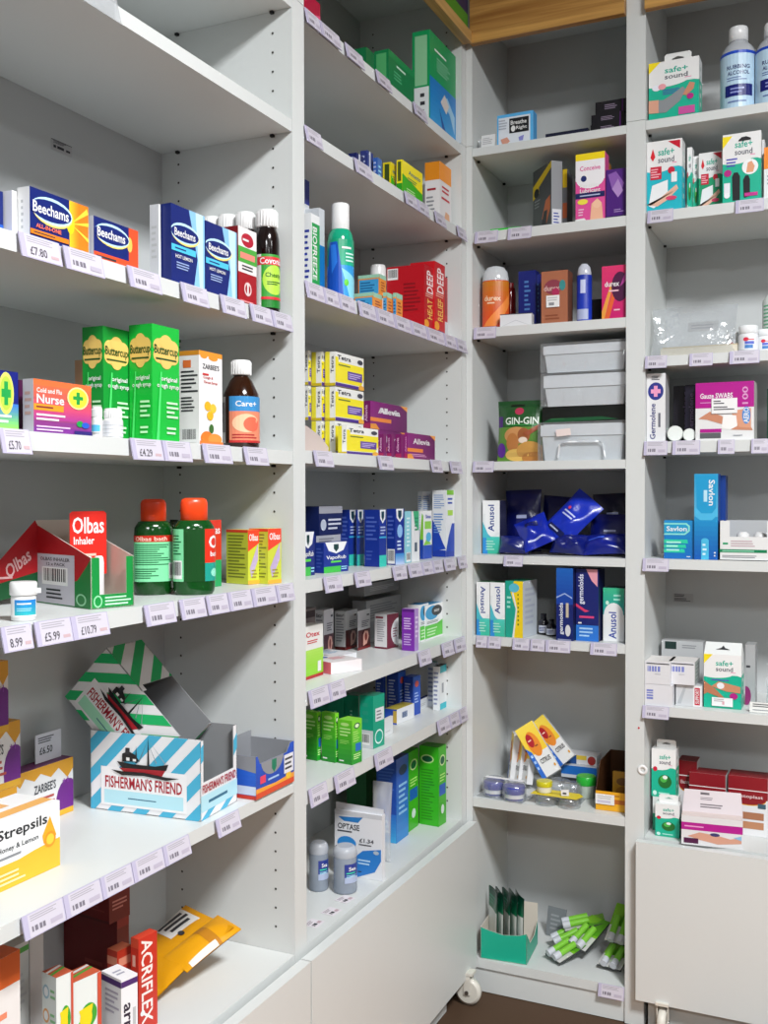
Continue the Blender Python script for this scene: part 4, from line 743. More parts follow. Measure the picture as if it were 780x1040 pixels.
cb('nasal_carton','white nasal spray carton with sideways print in the middle of the row','box','L',z,(419,571),426,(419,519.5),xs=417.8,d=.035,c='#e6e8ea',F=[('l',0.300,0.100,0.700,0.500,1,'#4a5a6a'),('p','#3fb07a',.1,1,.9,1,.9,.6,.3,.75),('l',.3,.6,.8,.9,4,'#1a8a5a')])
cb('nasal_carton','white and lime nasal spray carton standing in front of the tall white ones','box','L',z,(430,568),438.6,(430,519),xs=426.5,c='#eceef0',F=[('r',.0,.0,1,.28,'#1a4ab8'),('p','#8ad03a',.0,.28,.9,.3,.4,.42),('r',.15,.62,.9,.78,'#8ad03a'),('e',.6,.45,.3,.1,'#4ab0e0'),('t','Sinus',.55,.88,.6,.08,'#2a4ab0')],L=[('r',0,0,1,.4,'#1a40a0'),('p','#7ac030',0,.4,1,.4,1,.9,.6,.95)],cT='#6ac040')
tw=[('r',0,0,1,.1,'#1a3aa0'),('p','#1c44b0',0,.08,.0,.55,.3,.45,.8,.2,1,.12),('l',.1,.72,.9,.94,7,'#8aa4d0'),('l',.1,.35,.85,.66,8,'#6a94d0')]
cb('nasal_carton','tall white and blue carton, left of the two at the back right','box','L',z,433,441,(441,499.5),s=.08,xs=428.6,c='#dfe4ea',F=tw,L=tw,cT='#10241a')
cb('nasal_carton','tall white and blue carton, nearest the end panel','box','L',z,(455.6,565.5),464,(455.6,498),xs=442,r=-6,c='#e2e6ea',F=[('r',0,0,1,.08,'#1a3aa0'),('p','#1c44b0',0,.08,1,.08,1,.5,.7,.5,.3,.3),('r',.2,.62,.8,.7,'#a8d84a'),('l',.2,.78,.85,.9,2,'#2a4ab0'),('r',.1,.93,.9,1,'#7ac030')],L=tw,cT='#1c3020')
# ---------------------------------------------------------------- ear care shelf
z=.855
cb('ear_carton','white, red and lime carton beside the tall panel, nearest in the row','box','L',z,(305,693),328,(312,637),d=.03,c='#e6e6e2',F=[('g',0,.06,1,.55,'#8ad02a','#b0e05a',True),('r',0,0,1,.06,'#b01c20'),('t','Otex',.55,.84,.6,.1,'R'),('l',.3,.66,.85,.74,2,'#d03040'),('r',.75,.1,.9,.3,'#e6e6e6')],cT='#d8d8d4')
ear=[('r',0,0,1,.5,'#4a1014'),('p','#e0a898',.42,.08,.72,.12,.88,.3,.8,.44,.55,.46,.42,.36),('e',.64,.3,.1,.1,'#8a3a34'),('l',.3,.56,.9,.74,4,'#6a6c74'),('r',.7,.84,.9,.88,'k'),('r',0,0,1,.06,'#7a1a1c')]
earL=[('r',0,0,1,.08,'#5a1416'),('l',.12,.2,.88,.9,10,'#8a8c92'),('t','Earol',.5,.9,.7,.05,'k')]
for k,(nx,ny,rx,tp,xs_,s_,lb,zz) in enumerate(((328.8,659,338.6,620,320,.13,'white and maroon ear drop carton standing apart on the left, farther back',0),(351,660.5,363,621,340,None,'white and maroon ear drop carton with an ear picture, left of the front pair',0),(363.4,661,376,621,363,None,'white and maroon ear drop carton with an ear picture, right of the front pair',0))):
    cb('ear_carton',lb,'box','L',z,(nx,ny) if s_ is None else nx,rx,(nx,tp),s=s_ or 0,xs=xs_,d=.035,c='#cfd0d2',F=ear,L=earL,cT='#8a8c90')
cb('ear_carton','grey carton end behind the left maroon ear carton at the tall panel','box','L',z,310,321,(316,618),s=.2,d=.03,c='#9a8e8c',F=[('r',0,.8,1,.95,'#5a4a4a'),('r',0,.3,1,.6,'#7a3a3a')])
cb('tool_carton','grey carton standing under the flat one at the back of the ear care shelf','box','L',z,372,407,(372,611),s=.15,d=.035,c='#a8aaac',F=[('l',.1,.55,.9,.9,6,'#7a7c80'),('r',.05,.1,.95,.5,'#94979a')])
cb('tool_carton','flat grey carton lying on the taller grey one','box','L',z+.1085,370,405,(370,598.5),s=.152,d=.04,h=.027,c='#9a9c9e',F=[('r',.02,.08,.98,.92,'#8e9092'),('l',.15,.3,.85,.7,3,'#c0c2c4')])
cb('ear_carton','maroon-edged white carton in the middle of the ear care shelf','box','L',z,(393,659.5),404.5,(393,624.5),xs=380.6,r=-8,c='#d8d8da',F=[('r',0,0,1,1,'#6a1230'),('e',1.1,.45,.75,.42,'#d8d8da'),('l',.5,.3,.9,.6,4,'#8a5a6a')],L=[('r',0,0,1,.05,'#6a1230'),('l',.2,.2,.9,.85,10,'#9a9ca2'),('r',.1,.88,.7,.93,'#8a1a3a')],cT='#e4e4e6')
cb('ear_carton','purple carton with white writing in the middle of the ear care shelf','box','L',z,(421,661.6),425,(421,619),xs=408.2,r=-4,d=.06,c='#a88ac8',F=[('l',.2,.3,.9,.85,5,'#d8c8ea')],L=[('r',0,0,1,1,'#7a2aa8'),('l',.15,.5,.85,.8,5,'#d8c0ea'),('l',.15,.12,.85,.42,5,'#c8a8e0'),('r',0,.93,1,1,'#5a1a80')],cT='#c0a8d8')
wt=[('r',0,0,1,.42,'#58c83a'),('p','#58c83a',0,.42,.6,.4,1,.5,1,.42),('e',.4,.76,.38,.2,'#2a9ad0'),('e',.66,.8,.3,.15,'#101820'),('l',.5,.76,.85,.84,2,'W'),('l',.1,.1,.85,.35,3,'#c8f0b8'),('l',.1,.46,.8,.54,2,'E'),('r',0,0,1,.06,'W')]
cb('ear_spray_carton','white, blue and green carton behind right of the purple one','box','L',z,426.5,435.3,(427,614.5),s=.05,d=.03,c='#e6eaec',F=wt,cT='#1c7ab0')
cb('ear_spray_carton','white, blue and green carton with black badge by the end panel','box','L',z,(436.2,650),453.5,(436.2,614.5),d=.03,c='#eef0f2',F=wt,cT='#2a8ac0')
fb('plaster_packet','white flat carton with blue print lying behind the pink one','box',.06,.022,.10,'L',G(366,674,z+.001)+Vector((0,0,.0)),yaw=-8,pitch=0,c='#dfe2e6',F=[('r',0,.0,1,.3,'#e9e9ee'),('l',.2,.3,.8,.7,5,'#8ab0d0'),('e',.25,.8,.2,.1,'#3a6ab0')]).matrix_world=Matrix.Translation(G(352,676,z)+Vector((0,0,.0225)))@Matrix.Rotation(math.radians(75),4,'Z')@Matrix.Rotation(math.radians(-90),4,'X')
fb('plaster_packet','flat pink and white carton lying at the shelf edge','box',.075,.022,.075,'L',(0,0,0),c='#e8e2e4',F=[('e',.3,.8,.2,.12,'#3a6ab0'),('l',.35,.35,.9,.7,4,'#e08a94')],cF='#e9e4e4',T=[],cL='#e8707e',cT='#e8707e',cR='#e8707e').matrix_world=Matrix.Translation(G(352,683,z)+Vector((-.0,0,.0225)))@Matrix.Rotation(math.radians(66),4,'Z')@Matrix.Rotation(math.radians(-90),4,'X')
# ---------------------------------------------------------------- constipation remedies shelf
z=.685
gr=[('g',0,0,1,1,'#1f9a28','#7ad02a',True),('e',.5,.86,.3,.07,'#0a5a3a'),('e',.5,.86,.2,.045,'#d8f0c0'),('r',.35,.28,.9,.46,'#1a6ac0'),('l',.15,.1,.85,.24,3,'#c8f0a0'),('l',.1,.5,.85,.76,5,'#a8e070')]
grL=[('g',0,0,1,1,'#1a8a24','#66c428',True),('e',.5,.9,.3,.04,'#b0e080'),('l',.15,.62,.9,.84,3,'#b8e890'),('l',.15,.45,.8,.55,3,'#90d860'),('l',.1,.04,.5,.1,1,'W')]
for k,(nx,ny,rx,tp,xs_,lb,r_) in enumerate(((322,773,326,724,305,'lime green carton, first of three from the tall panel',-10),(340.3,775,343.8,725,326.6,'lime green carton, second of three from the tall panel',-10),(357.5,777.3,367.4,732.5,343.2,'lime green carton, third and nearest, lit on its narrow face',-8))):
    cb('laxative_carton',lb,'box','L',z,(nx,ny),rx,(nx,tp),xs=xs_,r=r_,c='#44b028',F=gr,L=grL,cT='#88d840')
te=[('r',.2,.5,.95,.75,'#d8dce0'),('l',.3,.53,.85,.72,3,'#7a7c84'),('e',.5,.2,.36,.14,'#d8f0ea'),('e',.5,.2,.3,.11,'#16a088')]
tl=[('r',.0,.0,1,.34,'#c8ccd0'),('b',.08,.06,.75,.28),('l',.2,.45,.8,.9,3,'#2a9a80')]
cb('fibre_carton','teal carton with silver label and barcode, nearest of the teal row','box','L',z,(379,761),390.4,(379,707.5),xs=365.5,r=-6,c='#109a7c',F=te,L=tl,cT='#0c7a62')
for k,(nx,xs_,rx,s_,lb) in enumerate(((364,350,372,.07,'dark teal carton, right of the two standing behind the lime cartons'),(349,333,358,.1,'dark teal carton, middle of the row behind the lime cartons'),(333,316,342,.14,'dark teal carton, left behind the lime cartons'))):
    cb('fibre_carton',lb,'box','L',z,nx,rx,(nx,707+k),s=s_,xs=xs_,c='#0d7f62',L=[('l',.4,.4,.55,.7,4,'#9ad8c0')],cT='#0a5a48')
bl=[('g',0,0,1,1,'#1c4ab0','#2a60c8',True),('e',.5,.8,.25,.08,'#e05a50'),('l',.2,.3,.8,.6,4,'#a8c0f0')]
blL=[('g',0,0,1,1,'#2a4aa8','#1a3a98',True),('l',.15,.2,.8,.85,9,'#a8b4d8')]
cb('sachet_carton','blue carton with red dot, rightmost of the upright blue ones','box','L',z,(419.5,727.3),427,(419.5,688),xs=409.8,r=-6,c='#1c44a8',F=bl,L=blL,cT='#2a50b0')
cb('sachet_carton','tall blue carton with red dot standing farther back','box','L',z,404.5,411.8,(404.5,683.5),s=.1,xs=393,c='#1c44a8',F=bl,L=blL,cT='#3058b8')
cb('sachet_carton','dark blue carton end left of the tall blue carton','box','L',z,389,391.5,(389,687),s=.13,xs=381.5,c='#173a90',L=blL)
cb('sachet_carton','small blue and white carton at the shelf front, yellow-topped','box','L',z,(403,736.3),420.6,(403,721),xs=390.6,r=-4,c='#e2e4e8',F=[('r',.3,.3,.6,.7,'#7a8aa8'),('l',.3,.35,.6,.65,3,'#3a4a6a')],L=[('g',0,0,1,1,'#2a54b8','#1c44a0',True),('r',.7,.1,1,.9,'#c0a040')],cT='#b8a83a')
cb('sachet_carton','small plain white carton between teal and blue cartons','box','L',z,(390.5,749),399,(390.5,731),xs=388,d=.03,c='#dcdee0',F=[('l',.1,.2,.8,.3,1,'e')])
cb('enema_carton','flat white and navy carton lying near the end panel','box','L',z,(432,719),452,(432,708.5),xs=428,d=.06,c='#dadde0',cT='#16245a',F=[('l',.1,.3,.8,.6,2,'e')])
cb('enema_carton','tall pale grey and turquoise carton nearest the end panel','box','L',z,(459.5,715),466.5,(459.5,672),xs=453.2,c='#e4e8ea',F=[('r',.1,0,.95,.14,'#1ab8c8'),('r',.1,.84,.95,1,'#1ab8c8'),('l',0.325,0.250,0.675,0.750,1,'#9aa0a8')],L=[('l',.1,.1,.9,.9,8,'#8a92b0')],cT='#2a3030')
cb('enema_carton','tall pale grey carton left of the turquoise-ended one','box','L',z,451.5,454,(451.5,669.5),s=.06,xs=443.5,c='#c0c6d0',L=[('l',.1,.1,.9,.9,8,'#7a84a8')],cT='#1a8a90')
# ---------------------------------------------------------------- base shelf by the low door
z=.419
cb('eye_bag_carton','white pouch carton with blue drop shapes and large lettering, facing out','pouch','R',z,(340,887),388,(340,822),d=.014,c='#dfe1e6',w=None,nofit=True,
  F=[('r',0,.93,1,1,'#c8cad0'),('p','#2a7ac0',.08,.9,.6,.93,.5,.84,.2,.84),('t','OPTASE',.3,.76,.46,.09,'#2a2c34'),('l',.06,.66,.5,.71,1,'#4a4c54'),('e',.26,.5,.2,.11,'#2a86d0'),('p','#2a7ac8',.98,.48,.98,.3,.85,.12,.6,.04,.48,.0,.4,.05,.42,.3,.6,.42),('l',.5,.2,.8,.3,2,'#b8d8f0'),('t','£1.34',.68,.58,.3,.06,'#5a5c64'),('l',.52,.5,.9,.53,1,'k'),('e',.88,.42,.06,.03,'#a8b8c8'),('l',.5,.08,.62,.11,1,'k')],cL='#c8cad0')
o=bpy.data.objects['eye_bag_carton']; o.name='printed_pouch'
w_,d_,h_=dims(o)
b=M(); b.plate([(0,h_),(w_,h_),(w_,h_+.011),(0,h_+.014)],.0012,'#d4d6dc'); b.v=[(x,y+.006,zz) for x,y,zz in b.v]; b.build('top_seal',CARD,o)
bag('clear_bag','clear plastic bag standing behind the white printed pouch','bag',.045,.165,.02,'R',G(384,884,z)+Vector((-.018,.05,.001)),pitch=4,c='W',m=FILM2,seed=3)
TUB=[(.9,0),(.98,.02),(1,.06),(.96,.5),(.98,.76),(.94,.8)]
for k,(a,b_,yt,gy,lb) in enumerate(((314,333.5,855,906.5,'clear plastic tub with blue label beside the tall panel'),(338.3,362.8,858.5,909.5,'clear plastic tub with blue label in front of the printed pouch'))):
    P,r,h=cylspot('L',z,a,b_,yt,gy=gy)
    turned('plastic_tub',lb,'tub',P,r,h,TUB,[(.98,.78),(1,.8),(1,.9),(.9,.96),(.7,1)],'#98a2b0','#c4c8d0',[('r',0,0,1,1,'#2a3a8a'),('t','Sea',.5,.75,.5,.2,'W'),('r',.1,.5,.7,.56,'#3ad0a0'),('p','#a8b4d0',0,0,1,0,1,.25,.5,.4,0,.3),('l',.1,.3,.8,.45,2,'c')],'#2a3a8a',(.25,.66),span=80,turn=38,labr=.99,bm=mat('frosted',.25,alpha=.72),cm=mat('frosted',.25,alpha=.72))
bb=[('g',0,0,1,1,'#2a86d0','#1c4ab8',True),('e',.55,.84,.34,.06,'#0c1a50'),('l',.2,.3,.9,.7,6,'#8ac0f0')]
bL=[('g',0,.0,1,.34,'#3aa0d8','#2a70c8',True),('r',0,.34,1,1,'#1c4aa8'),('l',.1,.5,.9,.9,10,'#3a68c0'),('l',.2,.1,.8,.28,3,'#b8e0f4')]
cb('rinse_carton','tall blue carton in the middle of the shelf above the low door','box','L',z,(402.5,857),414.6,(402.5,772),xs=382.5,c='#1c4aa8',F=bb,L=bL,cT='#14387a')
gb=[('r',0,0,1,1,'#3fae1e'),('e',.5,.82,.36,.07,'#c8e8a0'),('e',.5,.82,.28,.052,'#0a5a3a'),('r',.1,.38,.9,.52,'#1a5ab8'),('l',.15,.55,.85,.66,3,'#b8f080'),('e',.5,.2,.2,.06,'#d8e8e0')]
gL=[('r',0,0,1,1,'#36b01c'),('e',.42,.84,.34,.055,'#b8e090'),('e',.42,.84,.27,.04,'#0a5a3a'),('l',.1,.06,.8,.72,18,'#2a8a18')]
cb('heartburn_carton','tall bright green carton at the right end, nearest the end panel','box','L',z,(445.5,840),453,(445.5,759.5),xs=425.8,r=-4,c='#36b01c',F=gb,L=gL,cT='#2a8a20')
cb('heartburn_carton','tall bright green carton between the blue one and the rightmost green one','box','L',z,(415,845.5),424.8,(415,765),xs=405,d=.06,c='#36b01c',F=gb,L=gL,cT='#2a8a20')
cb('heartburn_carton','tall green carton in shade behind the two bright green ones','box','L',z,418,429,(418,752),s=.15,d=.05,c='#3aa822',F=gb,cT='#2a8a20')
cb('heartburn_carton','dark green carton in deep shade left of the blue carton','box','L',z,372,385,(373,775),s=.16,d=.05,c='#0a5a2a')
for k,(a,b_,yt,s_,c1,lb) in enumerate(((452.6,457,793,.10,'#2a7a5a','tiny green-labelled vial by the end panel'),(457.6,462,796,.085,'#d8a060','tiny amber vial touching the end panel'))):
    P,r,h=cylspot('L',z,a,b_,yt,s=s_); turned('small_vial',lb,'bottle',P,r,h,[(.9,0),(1,.05),(1,.7),(.6,.8)],[(.6,.78),(.65,.8),(.65,1)],c1,'#c8783a')
for k,(a,b_,y) in enumerate(((341,360,913.5),(327,346,926),(310.5,327,938))):
    Pc=G((a+b_)/2,y,z); m_=M(); m_.plate([(-.016,-.014),(.016,-.014),(.016,.014),(-.016,.014)],.0004,'#dcd6dc',lambda u,v,t:(u,v,-t)); art(m_,[('l',.1,.6,.9,.92,3,'#8a8088'),('r',.15,.2,.25,.45,'k'),('r',.3,.2,.5,.45,'k'),('r',.6,.15,.9,.4,'#b8a0a8')],.032,.028,lambda u,v,o_:(-.016+u,-.014+v,o_))
    o=m_.build('price_ticket',PAPER); o.location=(min(Pc.x,-.02),max(Pc.y,-.758),z+.0008); o.rotation_euler=(0,0,math.radians(80+5*k)); tag(o,['loose price ticket lying nearest the tubs','loose price ticket lying in the middle of the three','loose price ticket lying closest to the tall panel'][k],'label')
# ================================================================ narrow corner bookcase
z=2.013
cb('nasal_strip_carton','white and light blue nasal strip carton on the top shelf of the corner bay','box','R',z,505,541.5,(505,118),s=.012,d=.03,c='#dfe4ec',cR='#4aa0dc',cT='#5ab0e8',
  F=[('r',0,.9,1,1,'#5ab0e8'),('r',.92,0,1,1,'#5ab0e8'),('r',0,.0,.04,1,'#5ab0e8'),('r',.34,.36,.88,.84,'#14161c'),('t','Breathe',.6,.7,.44,.14,'W'),('t','Right',.68,.5,.3,.14,'W'),('e',.45,.5,.06,.1,'W'),('p','#d89a84',.1,.2,.28,.25,.36,.1,.24,.0,.16,.0),('p','#8a8ad0',.6,.2,.75,.25,.72,.08,.62,.08),('l',.05,.5,.3,.85,4,'#b0b4c0')])
fb('flyer_card','white card leaning on the nasal strip carton','card',.034,.001,.03,'R',Wp('R',.049+.004,.006,z+.001),pitch=10,c='#e2e2e2',F=[('l',.1,.2,.9,.8,4,'#b0b0b4')])
cb('flat_carton','flat dark navy carton lying in the middle of the top corner shelf','box','R',z,554,597,(554,136.5),s=.03,d=.06,c='#0e1430',F=[('l',.3,.3,.95,.7,1,'#8a90b0')])
blk=[('l',.3,.3,.8,.75,3,'#8a7a90'),('r',.86,0,.9,1,'#5a1a70')]
cb('black_carton','black carton at the bottom of the black stack by the right panel, top corner shelf','box','R',z,599.7,634,(599.7,124),s=.03,d=.05,c='#0c0a12',h=.022,F=blk)
cb('black_carton','black carton in the middle of the black stack by the right panel, top corner shelf','box','R',z+.0225,600.5,634,(600,116),s=.032,d=.05,c='#0e0b14',h=.022,F=blk)
cb('black_carton','black carton on top of the black stack by the right panel, top corner shelf','box','R',z+.045,604.7,636,(605,105),s=.034,d=.05,c='#0c0a12',h=.028,F=blk)
bag('clear_sachet','small clear plastic sachet by the left panel of the top corner shelf','bag',.03,.03,.006,'R',Wp('R',.036,.03,z+.001),pitch=5,c='W',m=FILM2,seed=9)
z=1.813
fb('flat_packet','bright green flat packet lying at the shelf edge of the corner bay','packet',.075,.10,.006,'R',Wp('R',.095,.012,z+.001),yaw=4,c='#2fc03a',T=[('r',.1,.1,.6,.9,'#5ad04a')])
kn=[('r',0,0,1,1,'#4a4e52'),('p','#e8c81e',0,.62,1,.9,1,1,.0,.76),('p','#e8c81e',0,.76,.0,.55,.35,.62,.3,.8),('e',.2,.64,.14,.07,'#14161a'),('p','#d8703a',.5,.2,.7,.45,.95,.5,.95,.3,.75,.1),('p','#1c1e22',.4,.0,.62,.3,.8,.3,.7,.0),('l',.1,.4,.5,.54,3,'#8a8e92'),('p','#24262a',.05,.05,.2,.0,.25,.12,.1,.14)]
cb('support_carton','grey and yellow knee support carton standing obliquely, with a grey spine','box','R',z,(560,228) if 0 else 560,571,(560,163),s=.03,xs=None,r=43,d=.095,c='#8e9296',F=[('r',.08,.02,.92,.28,'#d8dade'),('l',.2,.06,.8,.24,4,'#3a4a9a')],L=kn,cT='#2a2c30')
cb('support_carton','grey and yellow support carton edge behind the oblique one','box','R',z,571.5,576,(574,172),s=.07,d=.05,c='#6a6e72',F=[('r',0,.7,1,1,'#d8b81e'),('r',0,.2,1,.45,'#b05a34')])
con=[('r',0,.9,1,1,'#f4d818'),('r',0,.6,1,.9,'#f0eef2'),('r',0,0,1,.6,'#e0509a'),('e',.5,.62,.48,.14,'#f0eef2'),('e',.5,.82,.46,.08,'#f0eef2'),('t','Conceive',.5,.78,.7,.07,'#d84a94'),('e',.28,.63,.1,.045,'#1c2a6a'),('t','Fertility',.5,.52,.7,.06,'W'),('t','Lubricant',.5,.45,.7,.06,'W'),('r',0,.34,1,.42,'#141c58'),('l',.15,.36,.85,.4,1,'#b8c0e0'),('e',.25,.29,.18,.04,'#f0e04a'),('p','#f0b898',.5,.0,.55,.25,.75,.32,.9,.25,.95,.0),('e',.74,.24,.14,.06,'#f4c4a4'),('l',.1,.08,.35,.2,3,'#f4c8e0'),('p','W',0,0,.4,.0,.3,.05,0,.04)]
cb('fertility_carton','pink, white and yellow carton with a baby picture in the corner bay','box','R',z,584.7,614.3,(585,157.5),s=.014,d=.04,c='#e85aa0',F=con,cT='#f4d818')
cb('fertility_carton','orange-edged carton end behind the pink baby carton','box','R',z,608,618,(616,165),s=.06,d=.03,c='#d8903a')
cb('intimate_carton','purple carton against the right panel, half in shade','box','R',z,615.5,636,(616,173),s=.018,d=.045,c='#4a1878',F=[('p','#8a5ab0',.1,.9,.5,.95,.9,.7,.7,.5,.3,.6),('p','#b08ac8',.3,.6,.6,.8,.85,.55,.6,.42),('l',.4,.12,.9,.2,2,'#a88ac0'),('r',0,0,1,.06,'#2a0c50')])
z=1.587
P,r,h=cylspot('R',z,489.8,517,271,s=.055)
turned('oil_bottle','orange bottle with a clear domed cap by the left panel','bottle',P,r,h,[(.9,0),(.98,.02),(1,.1),(.94,.45),(.98,.68),(.96,.77)],[(.97,.765),(.98,.8),(.9,.9),(.66,.975),(.3,1)],'#d8481c','#c8ccd0',[('g',0,0,1,1,'#e0481c','#c8761c',True),('t','durex',.4,.62,.5,.12,'#f4d8b8'),('l',.25,.48,.6,.55,1,'#f0d0b0'),('p','#f08a3c',.1,0,.5,0,1,.5,1,.75)],'#d8481c',(.05,.75),span=150,sy=.7,cm=BOTL)
P,r,h=cylspot('R',z,513,524,288,s=.12)
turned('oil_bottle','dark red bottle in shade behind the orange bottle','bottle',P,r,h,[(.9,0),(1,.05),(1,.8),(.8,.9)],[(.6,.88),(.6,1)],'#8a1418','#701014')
fb('open_carton','low white carton with dark top in front of the blue cartons','box',.075,.03,.03,'R',Wp('R',.118,.018,z+.001),yaw=6,c='#dcdde0',cT='#141830',F=[('p','#b8bac0',.0,.0,.5,.5,1,.0,.98,.0,.5,.46,.02,.0),('r',0,.94,1,1,'#3a3c44')])
for a,b_,lb,s_ in ((526.5,544,'dark blue carton left of the copper one, nearer','.06'),(543.6,549,'dark blue carton edge touching the copper carton','.075')):
    cb('intimate_carton',lb,'box','R',z,a,b_,(a,276 if a<540 else 279),s=float(s_),d=.03,c='#0f1c70',F=[('l',.35,.3,.7,.85,7,'#4a7ab8')])
cb('intimate_carton','copper carton with a small white price sticker','box','R',z,549.8,576.6,(550,276.5),s=.025,d=.045,c='#a8674a',cT='#c8a898',F=[('e',.45,.7,.34,.14,'#8a3a4a'),('t','durex',.4,.68,.6,.1,'#d8b8b0'),('e',.8,.72,.12,.1,'#3a8a8a'),('e',.55,.6,.14,.08,'#b02858'),('l',.15,.08,.8,.2,2,'#8a4a30')],cR='#7a4a3a')
childart(bpy.data.objects['intimate_carton.003'],'price_sticker','F',.2,.32,.7,.54,[('l',.1,.5,.9,.9,2,'e'),('r',.2,.15,.6,.4,'E')],label='small white price sticker')
P,r,h=cylspot('R',z,586,601,268.5,s=.045)
turned('gel_bottle','slim blue bottle with a clear domed cap','bottle',P,r,h,[(.9,0),(1,.03),(.92,.4),(.96,.7),(.9,.82)],[(.92,.81),(.95,.84),(.8,.94),(.4,1)],'#1430a0','#c0c4d0',[('g',0,0,1,1,'#1c3ab8','#1430a0',True),('r',.3,.6,.55,.9,'#c0c8e8'),('r',.05,.02,.7,.25,'#a8b0d0')],'#1430a0',(.04,.8),span=150,sy=.75,cm=BOTL)
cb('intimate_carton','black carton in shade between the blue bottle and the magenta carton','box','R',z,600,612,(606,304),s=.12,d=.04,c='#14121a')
dx=[('g',0,0,1,1,'#c8186a','#d8306a',True),('p','#e8a040',.0,.15,.4,.7,.5,.7,.1,.0,0,0),('p','#e06030',.1,.0,.5,.6,.6,.5,.3,0),('e',.75,.6,.35,.28,'#4a1040'),('p','#b8409a',.75,.6,1,.9,1,.7),('t','durex',.42,.66,.6,.1,'W'),('l',.3,.5,.75,.56,1,'#f0c0d0'),('l',.5,.14,.9,.2,1,'#f0c0d0')]
cb('intimate_carton','magenta carton with dark round picture by the right panel','box','R',z,611.3,636,(612,271),s=.014,d=.045,c='#c01a6a',F=dx,cT='#8a1050')
z=1.27
gg=[('g',0,0,1,1,'#2a6a28','#1c4a24',True),('e',.5,.82,.1,.06,'#b03050'),('r',.3,.9,.6,.95,'#0c2010'),('r',0,.52,.12,.74,'#4a1a7a'),('t','GIN-GIN',.56,.66,.74,.12,'#e0ece0'),('r',.2,.585,.9,.6,'#3a9a4a'),('r',0,.0,1,.56,'#5a8a34'),('e',.45,.42,.28,.14,'#c8905a'),('e',.36,.3,.14,.16,'#b87840'),('e',.62,.42,.14,.12,'#9a5a34'),('e',.6,.34,.1,.05,'#e8d8c8'),('e',.45,.1,.26,.1,'#e0b860'),('e',.75,.16,.3,.16,'#c8944a'),('e',.85,.05,.3,.1,'#b87c3c'),('e',.1,.18,.1,.12,'#5a2090'),('p','#9a5030',.6,.45,.95,.6,1,.55,.7,.4)]
bag('sweet_pouch','green ginger sweet pouch with a root picture, by the left panel','pouch',.114,.145,.028,'R',Wp('R',.119,.05,z+.001),pitch=3,c='#2a5a28',ops=gg,seed=4,wr=.03,crimp=.07)
def container(label,u0,u1,z0,z1,s,lidh,low=False):
    m=M(); w=u1-u0; h=z1-z0; d=.15
    # moulded tub: tapered body with a rounded rim and a lid
    def ring(i,zz): return [(i,i,zz),(w-i,i,zz),(w-i,d-i,zz),(i,d-i,zz)]
    R_=[ring(.008,0),ring(.003,h-lidh)]
    for a,b_ in zip(R_,R_[1:]):
        for k in range(4): m.poly([a[k],a[(k+1)%4],b_[(k+1)%4],b_[k]],'#dfe3e6')
    m.poly(R_[0][::-1],'#dfe3e6'); m.poly(R_[-1],'#dfe3e6')
    o=m.build('plastic_container',PLAS); o.location=Wp('R',u0,s,z0); tag(o,label,'container')
    l=M(); l.box(0,0,h-lidh+.0005,w,d,h,'#e6e9ec'); l.box(.006,.006,h,w-.006,d-.006,h+.002,'#e0e3e6'); l.build('lid',PLAS,o)
    if low:
        q=M()
        pts=[(w*.22,-.0035,.006),(w*.24,-.0035,h*.45),(w*.3,-.0035,h*.52),(w*.7,-.0035,h*.52),(w*.76,-.0035,h*.45),(w*.78,-.0035,.006)]
        q.tube(pts,.0028,8,'#e6e9ec'); q.build('handle',PLAS,o)
    f=M(); i=-.0055
    v=[(i,i,0),(w-i,i,0),(w-i,d-i,0),(i,d-i,0)]
    rr=random.Random(int(z0*999)); n=16; rows=6
    for side in range(2):
        for r_ in range(rows):
            for c_ in range(n):
                def pt(cc,r2):
                    t=cc/n; q=random.Random(cc*31+r2*7+side*101+int(z0*100)); e=q.uniform(-.0022,.001)
                    zz=(h+.006)*r2/rows
                    return (i+t*(w-2*i),i+e,zz) if side==0 else (i+e,d*t,zz)
                f.poly([pt(c_,r_),pt(c_+1,r_),pt(c_+1,r_+1),pt(c_,r_+1)],'W',True)
    f.poly([(i,i,h+.006),(w-i,i,h+.006),(w-i,d,h+.006),(i,d,h+.006)],'W'); f.build('clear_wrap',FILM,o)
    return o
c1=container('white plastic container in a clear bag, lowest of three, with a moulded handle',.178,.372,z+.0006,z+.083,.02,.026,True)
childart_=M(); childart_.plate([(0,0),(.034,.003),(.032,.019),(-.002,.016)],.0006,'#e8d8d4'); x=childart_.build('price_sticker',PAPER,c1); x.location=(.04,-.0075,.055); x['label']='pinkish price sticker'
fb('dark_pouch','black and dark green pouch lying flat between the white containers','pouch',.20,.15,.036,'R',Wp('R',.276,.04,z+.0905),c='#0a100c',F=[('p','#12502c',.0,.0,.9,.1,.7,.3,.1,.25),('l',.1,.15,.3,.3,1,'#2a6a3a')],ox=-.5,cT='#0c1a10')
container('white plastic container in a clear bag, in the middle of the stack',.182,.374,z+.1275,z+.198,.03,.028)
container('pale grey plastic container in a clear bag, topmost of the stack',.180,.374,z+.207,z+.268,.034,.02)
z=1.048
an=lambda:[('g',0,0,1,.32,'#3ab89a','#4ac8b8',True),('p','#2a8ad0',0,.0,.3,.0,.2,.35,0,.45),('p','#4ab8c8',0,.3,.5,.3,.2,.45,0,.6),('e',.55,.62,.42,.3,'#eceef0'),('r',.0,.75,1,1,'#eceef0'),('r',.5,.4,1,.8,'#eceef0'),('t','Anusol',.5,.67,.5,.36,'#1c3a8a',90),('l',.2,.06,.8,.26,4,'#a8e0d0')]
